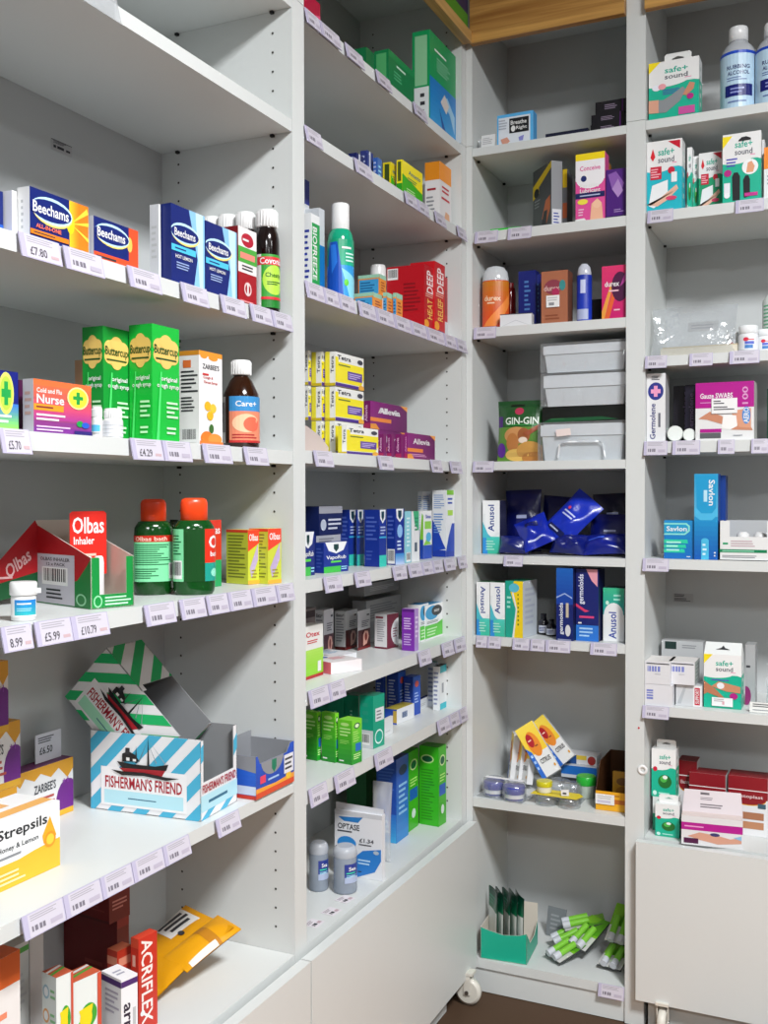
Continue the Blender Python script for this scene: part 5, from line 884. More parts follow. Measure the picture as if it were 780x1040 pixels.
cb('cream_carton','white and turquoise cream carton on the shelf with the blue bags','box','R',z,490.3,507.5,(491,508.5),s=.06,d=.05,c='#e4e8ea',F=an(),cR='#2a2c4a',cT='#c8ccd0')
bg='#0d1f9a'
bl_=lambda i:[('l',.35,.5,.7,.62,1,'#b8c0e8'),('r',.2,.15,.6,.24,'#0a1460')]
BG=[('dark blue bag standing at the back left of the pile',(.098,.14,0),.092,.155,.028,0,8,-2,'#08105a'),
('dark blue bag standing behind the middle of the pile',(.178,.17,.004),.10,.135,.028,0,8,4,'#080e48'),
('darkest blue bag at the top right back of the pile, by the panel',(.318,.17,.03),.10,.115,.026,0,6,-3,'#060a2c'),
('blue bag on the right, upright and slightly dark',(.318,.115,.002),.10,.095,.026,0,12,0,'#071260')]
for i,(lb,(u,s_,dz),w_,h_,t_,yw,pt,rl,c_) in enumerate(BG):
    bag('blue_bag',lb,'bag',w_,h_,t_,'R',Wp('R',u,s_,z+dz+.002),yaw=yw,pitch=pt,roll=rl,c=c_,ops=bl_(i),seed=20+i,wr=.2)
bag('blue_bag','blue bag lying low at the right end of the pile','bag',.10,.055,.035,'R',Wp('R',.322,.05,z+.005),pitch=35,roll=-4,c='#0a1a80',ops=[('r',.1,.6,.5,.7,'#3a5ad0')],seed=24,wr=.2)
bag('blue_bag','bright blue bag tilted to the right on top of the pile, with white print','bag',.082,.135,.03,'R',Wp('R',.192,.062,z+.038),pitch=22,roll=40,c='#0e2cb0',ops=[('l',.2,.45,.75,.58,2,'#c0c8ee'),('e',.3,.62,.05,.03,'#d04060'),('r',.15,.12,.75,.22,'#0a1450'),('l',.2,.14,.6,.2,1,'#a8b0c8')],seed=31,wr=.16)
bag('blue_bag','blue bag crumpled at the front centre of the pile','bag',.078,.085,.036,'R',Wp('R',.172,.04,z+.022),pitch=30,roll=-28,c='#0d25a0',ops=[('r',.3,.6,.7,.75,'#0a1458'),('l',.2,.15,.8,.25,1,'#b8c0e8')],seed=33,wr=.2)
bag('blue_bag','small blue bag low at the front left of the pile','bag',.075,.042,.03,'R',Wp('R',.104,.045,z+.003),pitch=16,roll=2,c='#091868',seed=35,wr=.2)
bag('blue_bag','blue bag lying under the tilted bright one','bag',.085,.05,.036,'R',Wp('R',.232,.055,z+.004),pitch=24,roll=4,c='#08166a',seed=37,wr=.2)
# ---------------------------------------------------------------- cream shelf
z=.855
cb('cream_carton','white and turquoise cream carton at the left panel, with lettering running downward','box','R',z,(484,645),497.4,(484.5,591),d=.045,c='#e2e6e8',F=[(o[:7]+(-90,) if o[0]=='t' else o) for o in an()],cT='#24603a')
cb('cream_carton','white and turquoise cream carton second from the left panel','box','R',z,(498,646),512.8,(498.5,591.5),d=.045,c='#e4e8ea',F=an(),cT='#24603a')
cb('cream_carton','green and yellow cream carton with a wide white side','box','R',z,(513.3,647),531,(514,590),d=.085,r=-6,c='#10907c',F=[('r',0,0,1,1,'#1aa08a'),('p','#f0d018',.45,0,1,0,1,1,.5,1,.3,.8,.6,.5),('p','#e8e8e8',.4,.0,.5,.0,.68,.5,.45,.82,.38,.78,.6,.5),('e',.5,.88,.3,.08,'#58b8d0'),('l',.1,.5,.4,.75,3,'#a0e0d0'),('l',.7,.2,.8,.8,8,'#6a7a1a')],R=[('l',.15,.2,.85,.9,7,'#b0b8c8')],cR='#c2cad2',cT='#2a8a6a')
for i,(u,s_,lb) in enumerate(((.165,.09,'small dark bottle with white label, left of two'),(.19,.07,'small dark bottle lying closer to the tall blue cartons'))):
    P=Wp('R',u,s_,z)
    turned('dark_bottle',lb,'bottle',P,.012,.05-.01*i,[(.9,0),(1,.04),(1,.6),(.5,.76)],[(.5,.74),(.55,.76),(.55,1)],'#14121c','#1a1a24',[('r',0,0,1,1,'#c8ccd8'),('l',.1,.2,.8,.8,3,'N')],'#14121c',(.1,.45))
ger=lambda k:[('g',0,0,1,.25,'#0c1a5a','#14309a',True),('t','germoloids',.42,.5 if k else .42,.56,.34,'#e4e8f4',90),('l',.7,.45,.85,.7,2,'#a8b0e0')]
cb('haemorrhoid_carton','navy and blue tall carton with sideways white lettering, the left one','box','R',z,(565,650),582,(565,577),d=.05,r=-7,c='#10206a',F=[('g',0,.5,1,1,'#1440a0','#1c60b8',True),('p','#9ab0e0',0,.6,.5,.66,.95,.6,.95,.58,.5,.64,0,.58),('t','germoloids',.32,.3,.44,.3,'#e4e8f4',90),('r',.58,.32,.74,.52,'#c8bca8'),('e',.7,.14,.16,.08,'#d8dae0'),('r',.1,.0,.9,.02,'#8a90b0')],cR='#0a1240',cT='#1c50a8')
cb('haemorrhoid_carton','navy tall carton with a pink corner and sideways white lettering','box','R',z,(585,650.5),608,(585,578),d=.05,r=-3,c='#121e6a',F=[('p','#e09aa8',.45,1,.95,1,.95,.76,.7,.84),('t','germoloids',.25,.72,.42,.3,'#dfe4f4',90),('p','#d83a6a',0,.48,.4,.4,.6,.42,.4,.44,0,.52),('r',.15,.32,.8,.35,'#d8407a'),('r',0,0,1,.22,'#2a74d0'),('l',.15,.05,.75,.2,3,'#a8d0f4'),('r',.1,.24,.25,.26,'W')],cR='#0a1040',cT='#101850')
cb('cream_carton','turquoise and white cream carton by the right panel','box','R',z,(612.5,651),634,(613,597),d=.05,c='#e4e8ea',F=[('g',0,.5,1,1,'#1c9aa0','#3ab88a',True),('e',.5,.5,.46,.22,'#e8eaec'),('r',.04,.0,.96,.5,'#e8eaec'),('t','Anusol',.45,.3,.5,.36,'#1c3a9a',90),('e',.2,.72,.08,.04,'#c8f0e0'),('l',.5,.75,.9,.9,2,'#a8e8d8')],cT='#1c4a4a')
# ---------------------------------------------------------------- plasters and jars shelf
z=.466
cp=lambda sh:[('g',.0,.45,1,1,'#f0c832','#f4d850',True),('p','#2a6ac8',.0,.0,.0,.62,.2,.5,.22,.0),('l',.04,.15,.16,.5,3,'#a8c8f0'),('e',.5,.62,.3,.24,'#e88a2a'),('e',.4,.7,.17,.13,'#b01c28'),('l',.3,.68,.5,.73,1,'#f0d0c0'),('l',.5,.55,.75,.6,1,'#7a3a1a'),('t','curaprox',.62,.28,.55,.09,'#2a2a30') if 0 else ('t','CITRUS',.62,.28,.55,.09,'#2a2a30'),('e',.9,.12,.05,.03,'#e0a030'),('r',0,0,1,.0,'W')]
for i,(u,s_,dz,w_,h_,yw,pt,rl,lb) in enumerate((
  (.186,.155,.072,.046,.125,0,12,-43,'yellow and white carton with red oval logo, uppermost, leaning left'),
  (.162,.10,.05,.050,.135,2,18,-36,'yellow and white carton with red oval logo, in front and nearest'),
  (.080,.125,.012,.05,.135,-48,12,-10,'yellow and white carton leaning, third from the front'),
  (.054,.145,.008,.05,.125,-55,10,-6,'yellow and white carton leaning, fourth, farther left'),
  (.032,.165,.004,.045,.12,-66,6,-3,'yellow and white carton at the far left, seen nearly edge on'))):
    fb('lozenge_packet',lb,'box',w_,.016,h_,'R',Wp('R',u+.02,s_,z+dz),yaw=yw,pitch=pt,roll=rl,c='#e2e2e4',F=cp(0),cF='#e6e6e6')
cb('flat_stack_carton','white, yellow and blue carton lying at the back behind the clear packs, upper','box','R',z+.055,572,606,(572,764),s=.2,d=.05,h=.022,c='#d8d8dc',F=[('r',0,0,.4,1,'#1c4a8a'),('r',.4,.5,.7,1,'#e0c040'),('e',.85,.5,.12,.5,'#a02a2a')])
cb('flat_stack_carton','blue and white carton lying at the back behind the clear packs, lower','box','R',z+.0,570,606,(570,775),s=.19,d=.06,h=.0545,c='#c8ccd4',F=[('r',.0,.55,1,.95,'#1a6ac0'),('r',.0,.1,1,.4,'#2a2c34')])
# clear shell with two navy jars
def jar(label,u,s_,r,h,bc,cc,dz=0,lab=None):
    P=Wp('R',u,s_,z+dz); return turned('cream_jar',label,'jar',P,r,h,[(.9,0),(1,.06),(1,.5)],[(1.03,.48),(1.06,.52),(1.06,.94),(1,1)],bc,cc,lab,'W',(.08,.42),span=120,bm=PLAS)
jar('navy and white cream jar with navy lid, left one of two in the clear shell',.055,.045,.024,.034,'#c8ccd8','#1c2a9a',lab=[('r',0,0,1,.35,'#22308a')])
jar('navy and white cream jar with navy lid, right one of two in the clear shell',.112,.026,.024,.034,'#c8ccd8','#1c2aa0',lab=[('r',0,0,1,.35,'#22308a')])
b=M(); b.box(-.06,-.034,0,.06,.036,.002); 
for i in range(3):
    pass
def dome(b,cx,cy,r,h):
    b.lathe([(r,0),(r*1.0,h*.6),(r*.9,h*.9),(r*.6,h)],24,'W',cx=cx,cy=cy)
dome(b,-.029,0,.0285,.043); dome(b,.029,-.008,.0285,.043)
o=b.build('blister_shell',FILM); o.location=Wp('R',.084,.040,z+.0006); o.rotation_euler=(0,0,math.radians(-8)); tag(o,'clear blister shell around the two navy jars','blister pack')
b=M(); b.plate([(-.045,-.006),(.05,.004),(.05,.014),(-.045,.006)],.001,'#e8e8ec',lambda u,v,t:(u,v-.01,.0445-t)); b.build('band',PAPER,o)
# yellow card blister pack
b=M(); b.plate([(-.058,-.02),(.05,-.034),(.062,-.006),(.05,.012),(-.05,.028)],.001,'#e8d020',lambda u,v,t:(u,v,.026-t)); art(b,[('r',.0,.6,.15,.75,'#8a1c2a'),('l',.15,.2,.8,.4,2,'#a09010')],.1,.04,lambda u,v,o_:(-.048+u,-.016+v,.0262+o_))
o=b.build('blister_card',CARD); o.location=Wp('R',.215,.03,z+.0006); o.rotation_euler=(0,0,math.radians(5)); tag(o,'yellow card blister pack with a yellow-lidded jar resting on it','blister pack')
b=M(); dome(b,-.025,0,.026,.024); dome(b,.03,-.006,.026,.024); b.build('clear_shell',FILM,o)
b=M(); b.plate([(0,0),(.018,.002),(.017,.016),(-.001,.014)],.0008,'#e4e2e4'); art(b,[('r',.2,.3,.7,.6,'k')],.017,.014,lambda u,v,o_:(u,-o_,v)); x=b.build('price_sticker',PAPER,o); x.location=(.014,-.022,.027)
P=Wp('R',.185,.028,z+.0272); turned('cream_jar','small jar with yellow lid standing on the yellow card','jar',P,.0175,.026,[(.95,0),(1,.05),(1,.55)],[(1.05,.52),(1.08,.56),(1.08,.95),(1,1)],'#e4e2d0','#c8c020',bm=PLAS)
P=Wp('R',.262,.12,z+.0005); turned('cream_jar','clear jar with bright green lid behind the yellow card pack','jar',P,.022,.05,[(.95,0),(1,.05),(1,.6)],[(1.05,.6),(1.08,.64),(1.08,.95),(1,1)],'#b8c4b8','#2ab03a',bm=BOTL)
for i,(u,s_,r_) in enumerate(((.20,.10,.03),(.235,.085,.025))):
    b=M(); dome(b,0,0,r_,.04); b.box(-r_-.006,-r_-.006,0,r_+.006,r_+.006,.002); o=b.build('blister_shell',FILM); o.location=Wp('R',u,s_,z+.0006); tag(o,['empty clear blister shell behind the yellow card pack, larger','empty clear blister shell behind the yellow card pack, smaller'][i],'blister pack')
# brown display carton
P0=G(605,822,z); P0.z=z+.0004; w=.3785-P0.x
tray('display_carton','brown display carton with low yellow front against the right panel','carton',P0,0,w,.15,.105,{'F':[rc(0,0,1,.42)],'L':[[(0,0),(1,0),(1,.42),(.72,.98),(0,1)]]},{'F':[('r',0,0,1,1,'#e8a81a'),('r',.42,.16,1,.26,'#b8641c'),('l',.1,.3,.9,.38,1,'#b87814')]},{'F':'#e8a81a','L':'#3a2212','R':'#3a2212','K':'#2a180c'},'#4a2c16')
o=bpy.data.objects['display_carton.004']; childart(o,'price_sticker','F',.0,.14,.6,.36,[('l',.1,.5,.9,.9,2,'e'),('r',.1,.15,.8,.4,'#c8c4d8')],label='white price sticker')
fb('sweet_packet','mustard yellow packet standing inside the brown display carton','packet',.045,.01,.075,'R',(P0.x+w*.68,P0.y+.05,z+.003),pitch=6,c='#c8921c',F=[('e',.5,.7,.3,.12,'#8a5a1a'),('e',.5,.35,.34,.2,'#a86e1c'),('l',.2,.05,.8,.15,1,'#7a4a14')])
# ---------------------------------------------------------------- bottom shelf of the corner bay
z=.08
P0=G(488,973,z); P0.z=z+.0004; 
Pr=G(535,980.5,z); r_=math.atan2(Pr.y-P0.y,Pr.x-P0.x); w=(Pr-P0).length; P0.x=max(P0.x,.0185)
tray('display_carton','turquoise display carton with a cream back flap, holding green pouches','carton',P0,r_,w,.125,.075,{'F':[[(0,0),(1,0),(1,.98),(.85,.9),(.5,.84),(.2,.92),(0,1)]],'R':[[(0,0),(1,0),(1,.8),(.7,.5),(.3,.5),(0,.98)]],'L':[rc(0,0,1,1.0)],'K':[rc(.0,0,.62,1.35),rc(.62,0,1,1.0)]},
  {},{'F':'#10a88a','L':'#cfc6b8','R':'#10a88a','K':'#e0dcd4'},'#d8d0c4')
au,ai=axes('R',r_)
for i in range(5):
    bag('foil_pouch','green and silver foil pouch, %s of five in the turquoise carton'%['leftmost','second from left','middle one','second from right','rightmost'][i],'pouch',.062,.145,.009,'R',P0+au*(.016+.0165*i)+ai*.055+Vector((0,0,.003)),yaw=math.degrees(r_)-58,pitch=0,roll=2,c='#0c5a40',ops=[('r',.0,.0,1,.68,'#d4dad6'),('g',0,.68,1,1,'#0c6a48','#0a3a2c',True),('l',.1,.74,.9,.9,3,'#2a8a6a')],seed=50+i)
def stickpack(label,loc,yaw,pitch,roll,green=True):
    o=fb('stick_pack',label,'pack',.058,.004,.10,'R',loc,yaw,pitch,roll,c='#3a3c40',cF='#7ab82a',F=[('r',0,0,1,.42,'#c8c8c6'),('p','#58a020',.3,.42,1,.5,1,1,.6,1)])
    for k in (-1,1):
        m=M(); m.tube([(k*.012,-.0082,.004),(k*.012,-.0082,.062)],.0078,14,'#7ac03a'); x=m.build('stick',PLAS,o)
        m=M(); m.tube([(k*.012,-.0082,-.002),(k*.012,-.0082,.016)],.0085,14,'#c4c8d0'); m.build('stick_cap',PLAS,x)
    return o
stickpack('lime green stick pack lying face up in the centre of the pile',G(585,962,z+.03)+Vector((0,0,0)),-28,62,0)
stickpack('lime green stick pack with white caps low at the front of the pile',G(561,973,z+.012),-38,72,0)
stickpack('lime green stick pack by the right panel, upper',Wp('R',.336,.11,z+.05),-10,50,0)
stickpack('lime green stick pack by the right panel, lower',Wp('R',.330,.06,z+.012),-10,74,0)
stickpack('lime green stick pack lying tilted behind the turquoise carton corner',Wp('R',.185,.12,z+.02),-60,66,0)
stickpack('lime green stick pack lying on top at the left of the pile',Wp('R',.20,.15,z+.05),-70,76,0)
fb('grey_card','grey clear-fronted card standing between the turquoise carton and the lime packs','card',.05,.004,.07,'R',Wp('R',.165,.19,z+.002),yaw=-10,pitch=12,c='#7a8084',F=[('l',.2,.2,.8,.8,4,'#9aa0a4')])
# ================================================================ first aid bookcase
z=2.016
def ss(kind,base='#10b090',top='W'):
    F=[('r',0,.0,1,.62,base),('e',.3,.66,.5,.1,top),('p',top,0,.66,.0,1,1,1,1,.6,.7,.66,.4,.58),('t','safe+',.55,.84,.46,.1,'#17a890'),('t','sound',.55,.73,.46,.085,'#5a5c68'),('l',.72,.66,.92,.69,1,'#e090b0')]
    if kind=='support': F+=[('p','#f4dc1c',0,.82,.0,1,.24,1),('e',.16,.56,.09,.05,'#e8eaf4'),('e',.27,.57,.08,.05,'#e8a0a8'),('l',.28,.42,.8,.52,3,'#4a5ab0'),('p','#8a8e92',.0,.14,.35,.12,.62,.28,.75,.46,.68,.52,.45,.4,.3,.34,0,.36),('p','#d8a088',.0,.14,.2,.13,.2,.35,0,.36),('p','#c8886c',.68,.38,.82,.58,.92,.55,.9,.46,.76,.36),('e',.83,.34,.07,.05,'#b02080'),('r',.6,.05,.92,.18,'#c8509a')]
    if kind=='dress': F+=[('p','#c8102e',.6,.98,.95,.98,.95,.86),('p','#d8202e',.1,.78,.17,.9,.24,.78,.17,.72),('r',.1,.46,.42,.64,'#c81a3a'),('l',.12,.48,.4,.62,4,'#f0b8c0'),('e',.7,.57,.1,.05,'#c8203a'),('p','#eceef0',.05,.1,.15,.38,.6,.44,.6,.2,.2,.06),('p','#e8b8a0',.1,.1,.4,.2,.85,.36,.9,.3,.6,.16,.3,.08,0,.12),('r',.7,.4,.86,.54,'#eceef0'),('e',.7,.18,.16,.03,'#d8406a')]
    if kind=='cot': F+=[('p','#f4dc1c',0,.8,.0,.97,.26,.97),('l',.1,.52,.48,.66,3,'#4a4ab0'),('e',.72,.5,.21,.11,'#eef0f2'),('p','#e0a07a',.62,.42,.66,.56,.76,.58,.84,.5,.8,.42),('p','#14161c',.27,.04,.25,.38,.3,.44,.4,.44,.46,.38,.46,.04),('p','#14161c',.56,.06,.54,.32,.6,.38,.68,.38,.72,.32,.72,.08),('e',.14,.44,.1,.05,'#b01c80'),('r',.04,.14,.2,.3,'#e8e8f0'),('e',.12,.12,.08,.04,'#f0f0f6'),('r',.58,.08,.92,.13,'#c0308a')]
    if kind=='leg': F+=[('p','#f4dc1c',0,.82,.0,1,.24,1),('l',.2,.5,.75,.55,1,'#5a5ab0'),('p','#b87858',.0,.24,.0,.5,.3,.36,.55,.2,.5,.18,.1,.28),('p','#c88a68',.2,.4,.4,.5,.98,.42,.98,.3,.6,.32),('e',.45,.42,.1,.06,'#e8e8ec'),('e',.8,.24,.11,.06,'#b01c80')]
    if kind=='plug': F+=[('e',.15,.58,.09,.05,'#c81a3a'),('e',.55,.33,.28,.14,'#1c6a2a'),('e',.5,.38,.14,.07,'#4ab04a'),('e',.56,.42,.1,.04,'#e8f0e8'),('e',.14,.08,.08,.05,'#c8ece4'),('l',.3,.05,.8,.12,1,'#a8e8d8')]
    return F
def ssbox(label,zz,x0,x1,top,kind,s=.014,d=.04,base='#10b090',tab=None,r=0,name='first_aid_carton',cR=None,**k):
    o=cb(name,label,'box','R',zz,x0,x1,top,s=s,d=d,r=r,c='#e8eaea',F=ss(kind,base),R=[('r',0,0,1,.62,base),('l',.3,.15,.7,.9,5,'#c8d8d4')],cT='#e4e6e6',**k)
    if tab: hangtab(o,tab[0],tab[1],tab[2],'#e6e6e4')
    return o
ssbox('green and white elbow support carton with hanging tab on the top shelf',z,659,710,(684,61),'support',tab=(.024,.28,.82),d=.045)
ALC=[(.95,0),(1,.012),(1,.66),(.96,.71),(.8,.77),(.5,.83),(.44,.84)]
for i,(a,b_,s_,lb) in enumerate(((732.8,767.4,.06,'tall clear rubbing alcohol bottle with white cap, the left one'),(768.6,803,.05,'tall clear rubbing alcohol bottle with white cap, cut off by the right edge'))):
    P,r,h=cylspot('R',z,a,b_,[29.5,25][i],s=s_)
    turned('alcohol_bottle',lb,'bottle',P,r,h,ALC,[(.46,.84),(.54,.845),(.54,.985),(.5,1)],'#b4b8be','#e6e8ea',[('r',0,0,1,1,'#bcd8ec'),('r',0,.95,1,1,'#1c4ac0'),('t','RUBBING',.5,.72,.44,.07,'#24306a'),('t','ALCOHOL',.5,.62,.42,.07,'#24306a'),('l',.28,.48,.72,.56,2,'#6a80b0'),('r',.24,.22,.78,.42,'#141c70'),('l',.35,.26,.68,.38,2,'#8a94d0'),('l',.3,.1,.7,.16,1,'#6a80b0')],'#bcd8ec',(.02,.68),span=170)
z=1.815
ssbox('turquoise and white burn dressing carton with red corner at the left panel',z,656,691.5,(690,140.5),'dress',base='#1cb4c4',s=.014,d=.045)
ssbox('thin green first aid carton, first behind the turquoise dressing carton',z,698,703,(700,150),'plug',s=.05,d=.03)
ssbox('thin green first aid carton, second behind the turquoise dressing carton',z,704,709.5,(706,159),'plug',s=.07,d=.03)
ssbox('green burn dressing carton standing back between the others',z,709.8,734,(720,155),'dress',s=.055,d=.045,base='#109a6a')
ssbox('green finger cot carton with two black finger shapes and a slot',z,734,773,(740,137),'cot',s=.014,d=.02)
b=M(); o_=bpy.data.objects['first_aid_carton.005']; w_,d_,h_=dims(o_); b.plate([(w_*.42,h_*.9),(w_*.5,h_*.935),(w_*.62,h_*.94),(w_*.74,h_*.91),(w_*.74,h_*.885),(w_*.42,h_*.88)],.0004,'#1a1a1e',lambda u,v,t:(u,-.0016+t,v)); b.build('hanger_slot',CARD,o_)
cb('plaster_carton','orange and white carton cut off by the right edge on the dressing shelf','box','R',z,776,810,(777,150),s=.03,d=.04,c='#e2e2e4',F=[('r',0,.6,1,1,'#f08a2a'),('l',.1,.3,.9,.5,3,'#a0a4b0')])
cb('plaster_carton','white carton edge between the finger cot carton and the orange one','box','R',z,773.3,776.5,(775,142),s=.06,d=.03,c='#dcdcde')
z=1.496
b=M(); b.box(0,0,0,.172,.11,.019,'#dcd4c2',F='#d8d0be',T='#e6dfd0'); b.box(.004,.0,.0192,.168,.106,.0215,'#c8b898'); o=b.build('cream_pad',PAPER); o.location=Wp('R',.45,.03,z+.0004); tag(o,'cream folded pad lying inside the clear bag','pad')
bag('clear_bag','large clear plastic bag standing round the cream pad','bag',.185,.115,.04,'R',Wp('R',.52,.03,z+.001),pitch=14,c='W',m=FILM,seed=61,wr=.1)
x=fb('paper_label','pale rectangular label seen inside the clear bag','label',.065,.0006,.022,'R',Wp('R',.535,.075,z+.06),pitch=10,c='#cfcfcf',F=[('l',.1,.2,.9,.8,2,'#b0b0b4')])
x.parent=bpy.data.objects['clear_bag.001']; x.matrix_parent_inverse=bpy.data.objects['clear_bag.001'].matrix_world.inverted(); 
for q in ('label','category'): del x[q]
PB=[(.9,0),(1,.03),(1,.64),(.9,.7)]; PBC=[(.95,.7),(.98,.71),(.98,.97),(.9,1)]
for i,(a,b_,yt,s_,lb) in enumerate(((738.5,751.3,338,.06,'small white tablet bottle, leftmost beside the clear bag'),(750.3,769.8,331.5,.035,'larger white tablet bottle with red and blue label, in the middle'),(769.3,785,335,.05,'white tablet bottle at the right edge of the photo'))):
    P,r,h=cylspot('R',z,a,b_,yt,s=s_)
    turned('tablet_bottle',lb,'bottle',P,r,h,PB,PBC,'#e2e4e6','#e8eaec',[('r',0,0,1,1,'#e4e6ea'),('r',.35,.4,.75,.6,'#5a6ac8'),('r',.35,.1,.7,.35,'#4a80c0'),('e',.4,.75,.12,.14,'#d8304a'),('r',.5,.7,.75,.76,'#d8304a')],'#e4e6ea',(.08,.6),span=130,bm=PLAS)
P,r,h=cylspot('R',z,775,800,300,s=.12)
turned('tall_bottle','pale bottle with green label cut off by the right edge, behind the tablet bottles','bottle',P,r,h,[(.9,0),(1,.02),(1,.9),(.7,1)],None,'#d8e0dc','W',[('l',.1,.1,.9,.9,8,'#6ab08a')],'#d8e0dc',(.3,.9),span=150)
z=1.308
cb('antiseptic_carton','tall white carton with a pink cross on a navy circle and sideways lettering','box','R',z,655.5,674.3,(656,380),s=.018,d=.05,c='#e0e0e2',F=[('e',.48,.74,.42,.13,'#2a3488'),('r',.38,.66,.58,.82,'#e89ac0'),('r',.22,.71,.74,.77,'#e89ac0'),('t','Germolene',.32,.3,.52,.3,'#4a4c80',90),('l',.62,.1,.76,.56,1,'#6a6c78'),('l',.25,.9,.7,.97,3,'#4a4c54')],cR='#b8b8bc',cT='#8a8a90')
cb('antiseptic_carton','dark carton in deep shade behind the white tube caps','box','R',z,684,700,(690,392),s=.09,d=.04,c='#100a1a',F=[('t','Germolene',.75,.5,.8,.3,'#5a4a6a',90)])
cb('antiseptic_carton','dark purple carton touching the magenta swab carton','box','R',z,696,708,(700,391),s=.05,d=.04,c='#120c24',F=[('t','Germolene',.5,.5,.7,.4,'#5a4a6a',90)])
for i,(a,b_,y,lb) in enumerate(((678,693,440.5,'white tube cap with green rim lying by the tall white carton'),(694,706,441,'white tube cap with green rim lying by the swab carton'))):
    r=(b_-a)/2*2.45/FPX; b=M(); b.lathe([(r*.9,0),(r,.003),(r,.03),(r*.94,.034),(r*.9,.07)],20,lambda zz:'#e2e6e2' if zz<.033 else '#8ad0a0'); b.v=[(x,zz,y_+r) for x,y_,zz in b.v]
    o=b.build('tube_cap',PLAS); P=PW('R',.02,(a+b_)/2,440); o.location=(P.x,.02,z+.0005); o.rotation_euler=(0,0,math.radians(8)); tag(o,lb,'tube')
sw=[('r',0,.56,1,1,'#b0108a'),('t','Gauze SWABS',.36,.77,.56,.09,'W'),('l',.08,.64,.3,.67,1,'#e0a0d0'),('t','100',.85,.76,.3,.1,'#d89ac8',90),('p','#c8886a',.05,.38,.25,.5,.45,.42,.6,.3,.95,.22,.98,.16,.6,.18,.45,.28,.2,.36),('p','#d89a7c',.6,.5,.95,.54,.95,.2,.75,.22,.68,.36),('p','#f0eeec',.45,.2,.48,.44,.7,.42,.72,.24,.6,.18),('e',.87,.42,.07,.15,'#4a8ad0'),('t','AERO',.87,.42,.26,.09,'W',90),('r',.08,.14,.45,.2,'#b0108a'),('r',.08,.04,.44,.13,'#5a5c60'),('l',.65,.06,.9,.1,1,'#a0a2a8')]
o=cb('swab_carton','magenta and white gauze swab carton with hands pictured','box','R',z,706.5,766,(707,389.5),s=.014,d=.07,c='#e0e0e0',F=sw,cR='#c8c8c4',cT='#8a1070')
childart(o,'price_sticker','F',.28,.46,.72,.72,[('l',.08,.6,.5,.9,2,'k'),('l',.08,.2,.9,.5,2,'k')],label='white price sticker')
cb('dark_green_carton','dark green carton edge cut off by the right edge beside the swab carton','box','R',z,779,800,(780,395),s=.05,d=.04,c='#0c3a2a')
z=1.049
sv=[('g',0,0,1,1,'#0f6ab8','#1c8ac8',True),('p','#8adcd0',0,.62,.7,.62,.86,.72,.86,.86,.75,.93,0,.93),('p','#1c9ac8',0,.66,.68,.66,.8,.74,.8,.84,.72,.89,0,.89),('t','Savlon',.42,.78,.68,.13,'W'),('p','#2ac8a0',0,.4,.8,.4,.78,.5,0,.5),('p','#2ac8a0',0,.28,.74,.28,.72,.37,0,.37),('p','#2ac8a0',0,.16,.7,.16,.68,.25,0,.25),('l',.08,.18,.6,.48,3,'#a8ecd8'),('l',.75,.04,.95,.08,1,'W')]
cb('antiseptic_carton','small blue and turquoise antiseptic cream carton','box','R',z,674.5,705,(675,528.5),s=.022,d=.05,c='#1470b8',F=sv,cT='#1c5a8a')
s2=[('g',0,0,1,.5,'#0f5ab0','#1c90c8',True),('g',0,.5,1,1,'#5ab0d8','#2a9acc',True),('p','#4ab4e0',.05,.5,.25,.46,.75,.46,.98,.52,1,.6,0,.6),('p','#1c98cc',.08,.98,.92,.98,.92,.6,.75,.54,.3,.54,.1,.6),('t','Savlon',.74,.78,.3,.26,'W',-90),('l',.4,.6,.6,.9,1,'#b8e0f0'),('r',.3,.0,.62,.22,'#4ab8e0'),('e',.46,.22,.16,.03,'#4ab8e0'),('l',.36,.04,.56,.2,3,'#d0ecf8'),('l',.84,.03,.92,.1,2,'W')]
cb('antiseptic_carton','tall blue antiseptic cream carton with sideways lettering','box','R',z,705.2,729.3,(706,481.5),s=.013,d=.045,c='#1a7ac0',F=s2,cR='#14489a',cT='#5ab0d8')
cb('antiseptic_carton','dark blue carton standing back right of the tall blue one','box','R',z,729,737,(732,483),s=.07,d=.04,c='#123c8c',F=[('l',.3,.1,.7,.4,4,'#3a6ab8')])
P0=G(730.6,569,z); P0.z=z+.0004; w=.118
tray('display_carton','white dispenser carton with a green stripe and notched front, at the right edge','carton',P0,0,w,.08,.085,{'F':[rc(0,0,1,.6),rc(0,.6,.18,1),rc(.82,.6,1,1)],'K':[rc(0,0,1,1.0)]},{'F':[('r',0,.2,1,.28,'#0c7a50'),('l',.05,.21,.75,.27,1,'#8ad0b0'),('r',.06,.4,.15,.45,'#2a9a6a'),('l',.2,.34,.75,.52,3,'#c0a8b0'),('l',.05,.06,.7,.14,2,'#8a8c94'),('r',.82,.2,.84,.28,'W')]},'#dfe0e0','#b8babc')
for i in range(2):
    P=P0+Vector((.045+.035*i,.035,.002)); turned('small_jar',['white domed item inside the dispenser carton, left','white domed item inside the dispenser carton, right'][i],'jar',P,.014,.058,[(1,0),(1,.8),(.9,.92),(.5,1)],None,'#dcdcdc','W',bm=PLAS)
z=.722
bx=lambda:[('r',.1,.55,.6,.78,'#7a84c8'),('r',.14,.55,.16,.78,'W'),('r',.24,.55,.27,.78,'W'),('r',.36,.55,.38,.78,'W'),('r',.46,.55,.5,.78,'W'),('r',.06,.88,.96,.92,'#2a2c34'),('l',.4,.42,.7,.48,1,'#b8b8c0')]
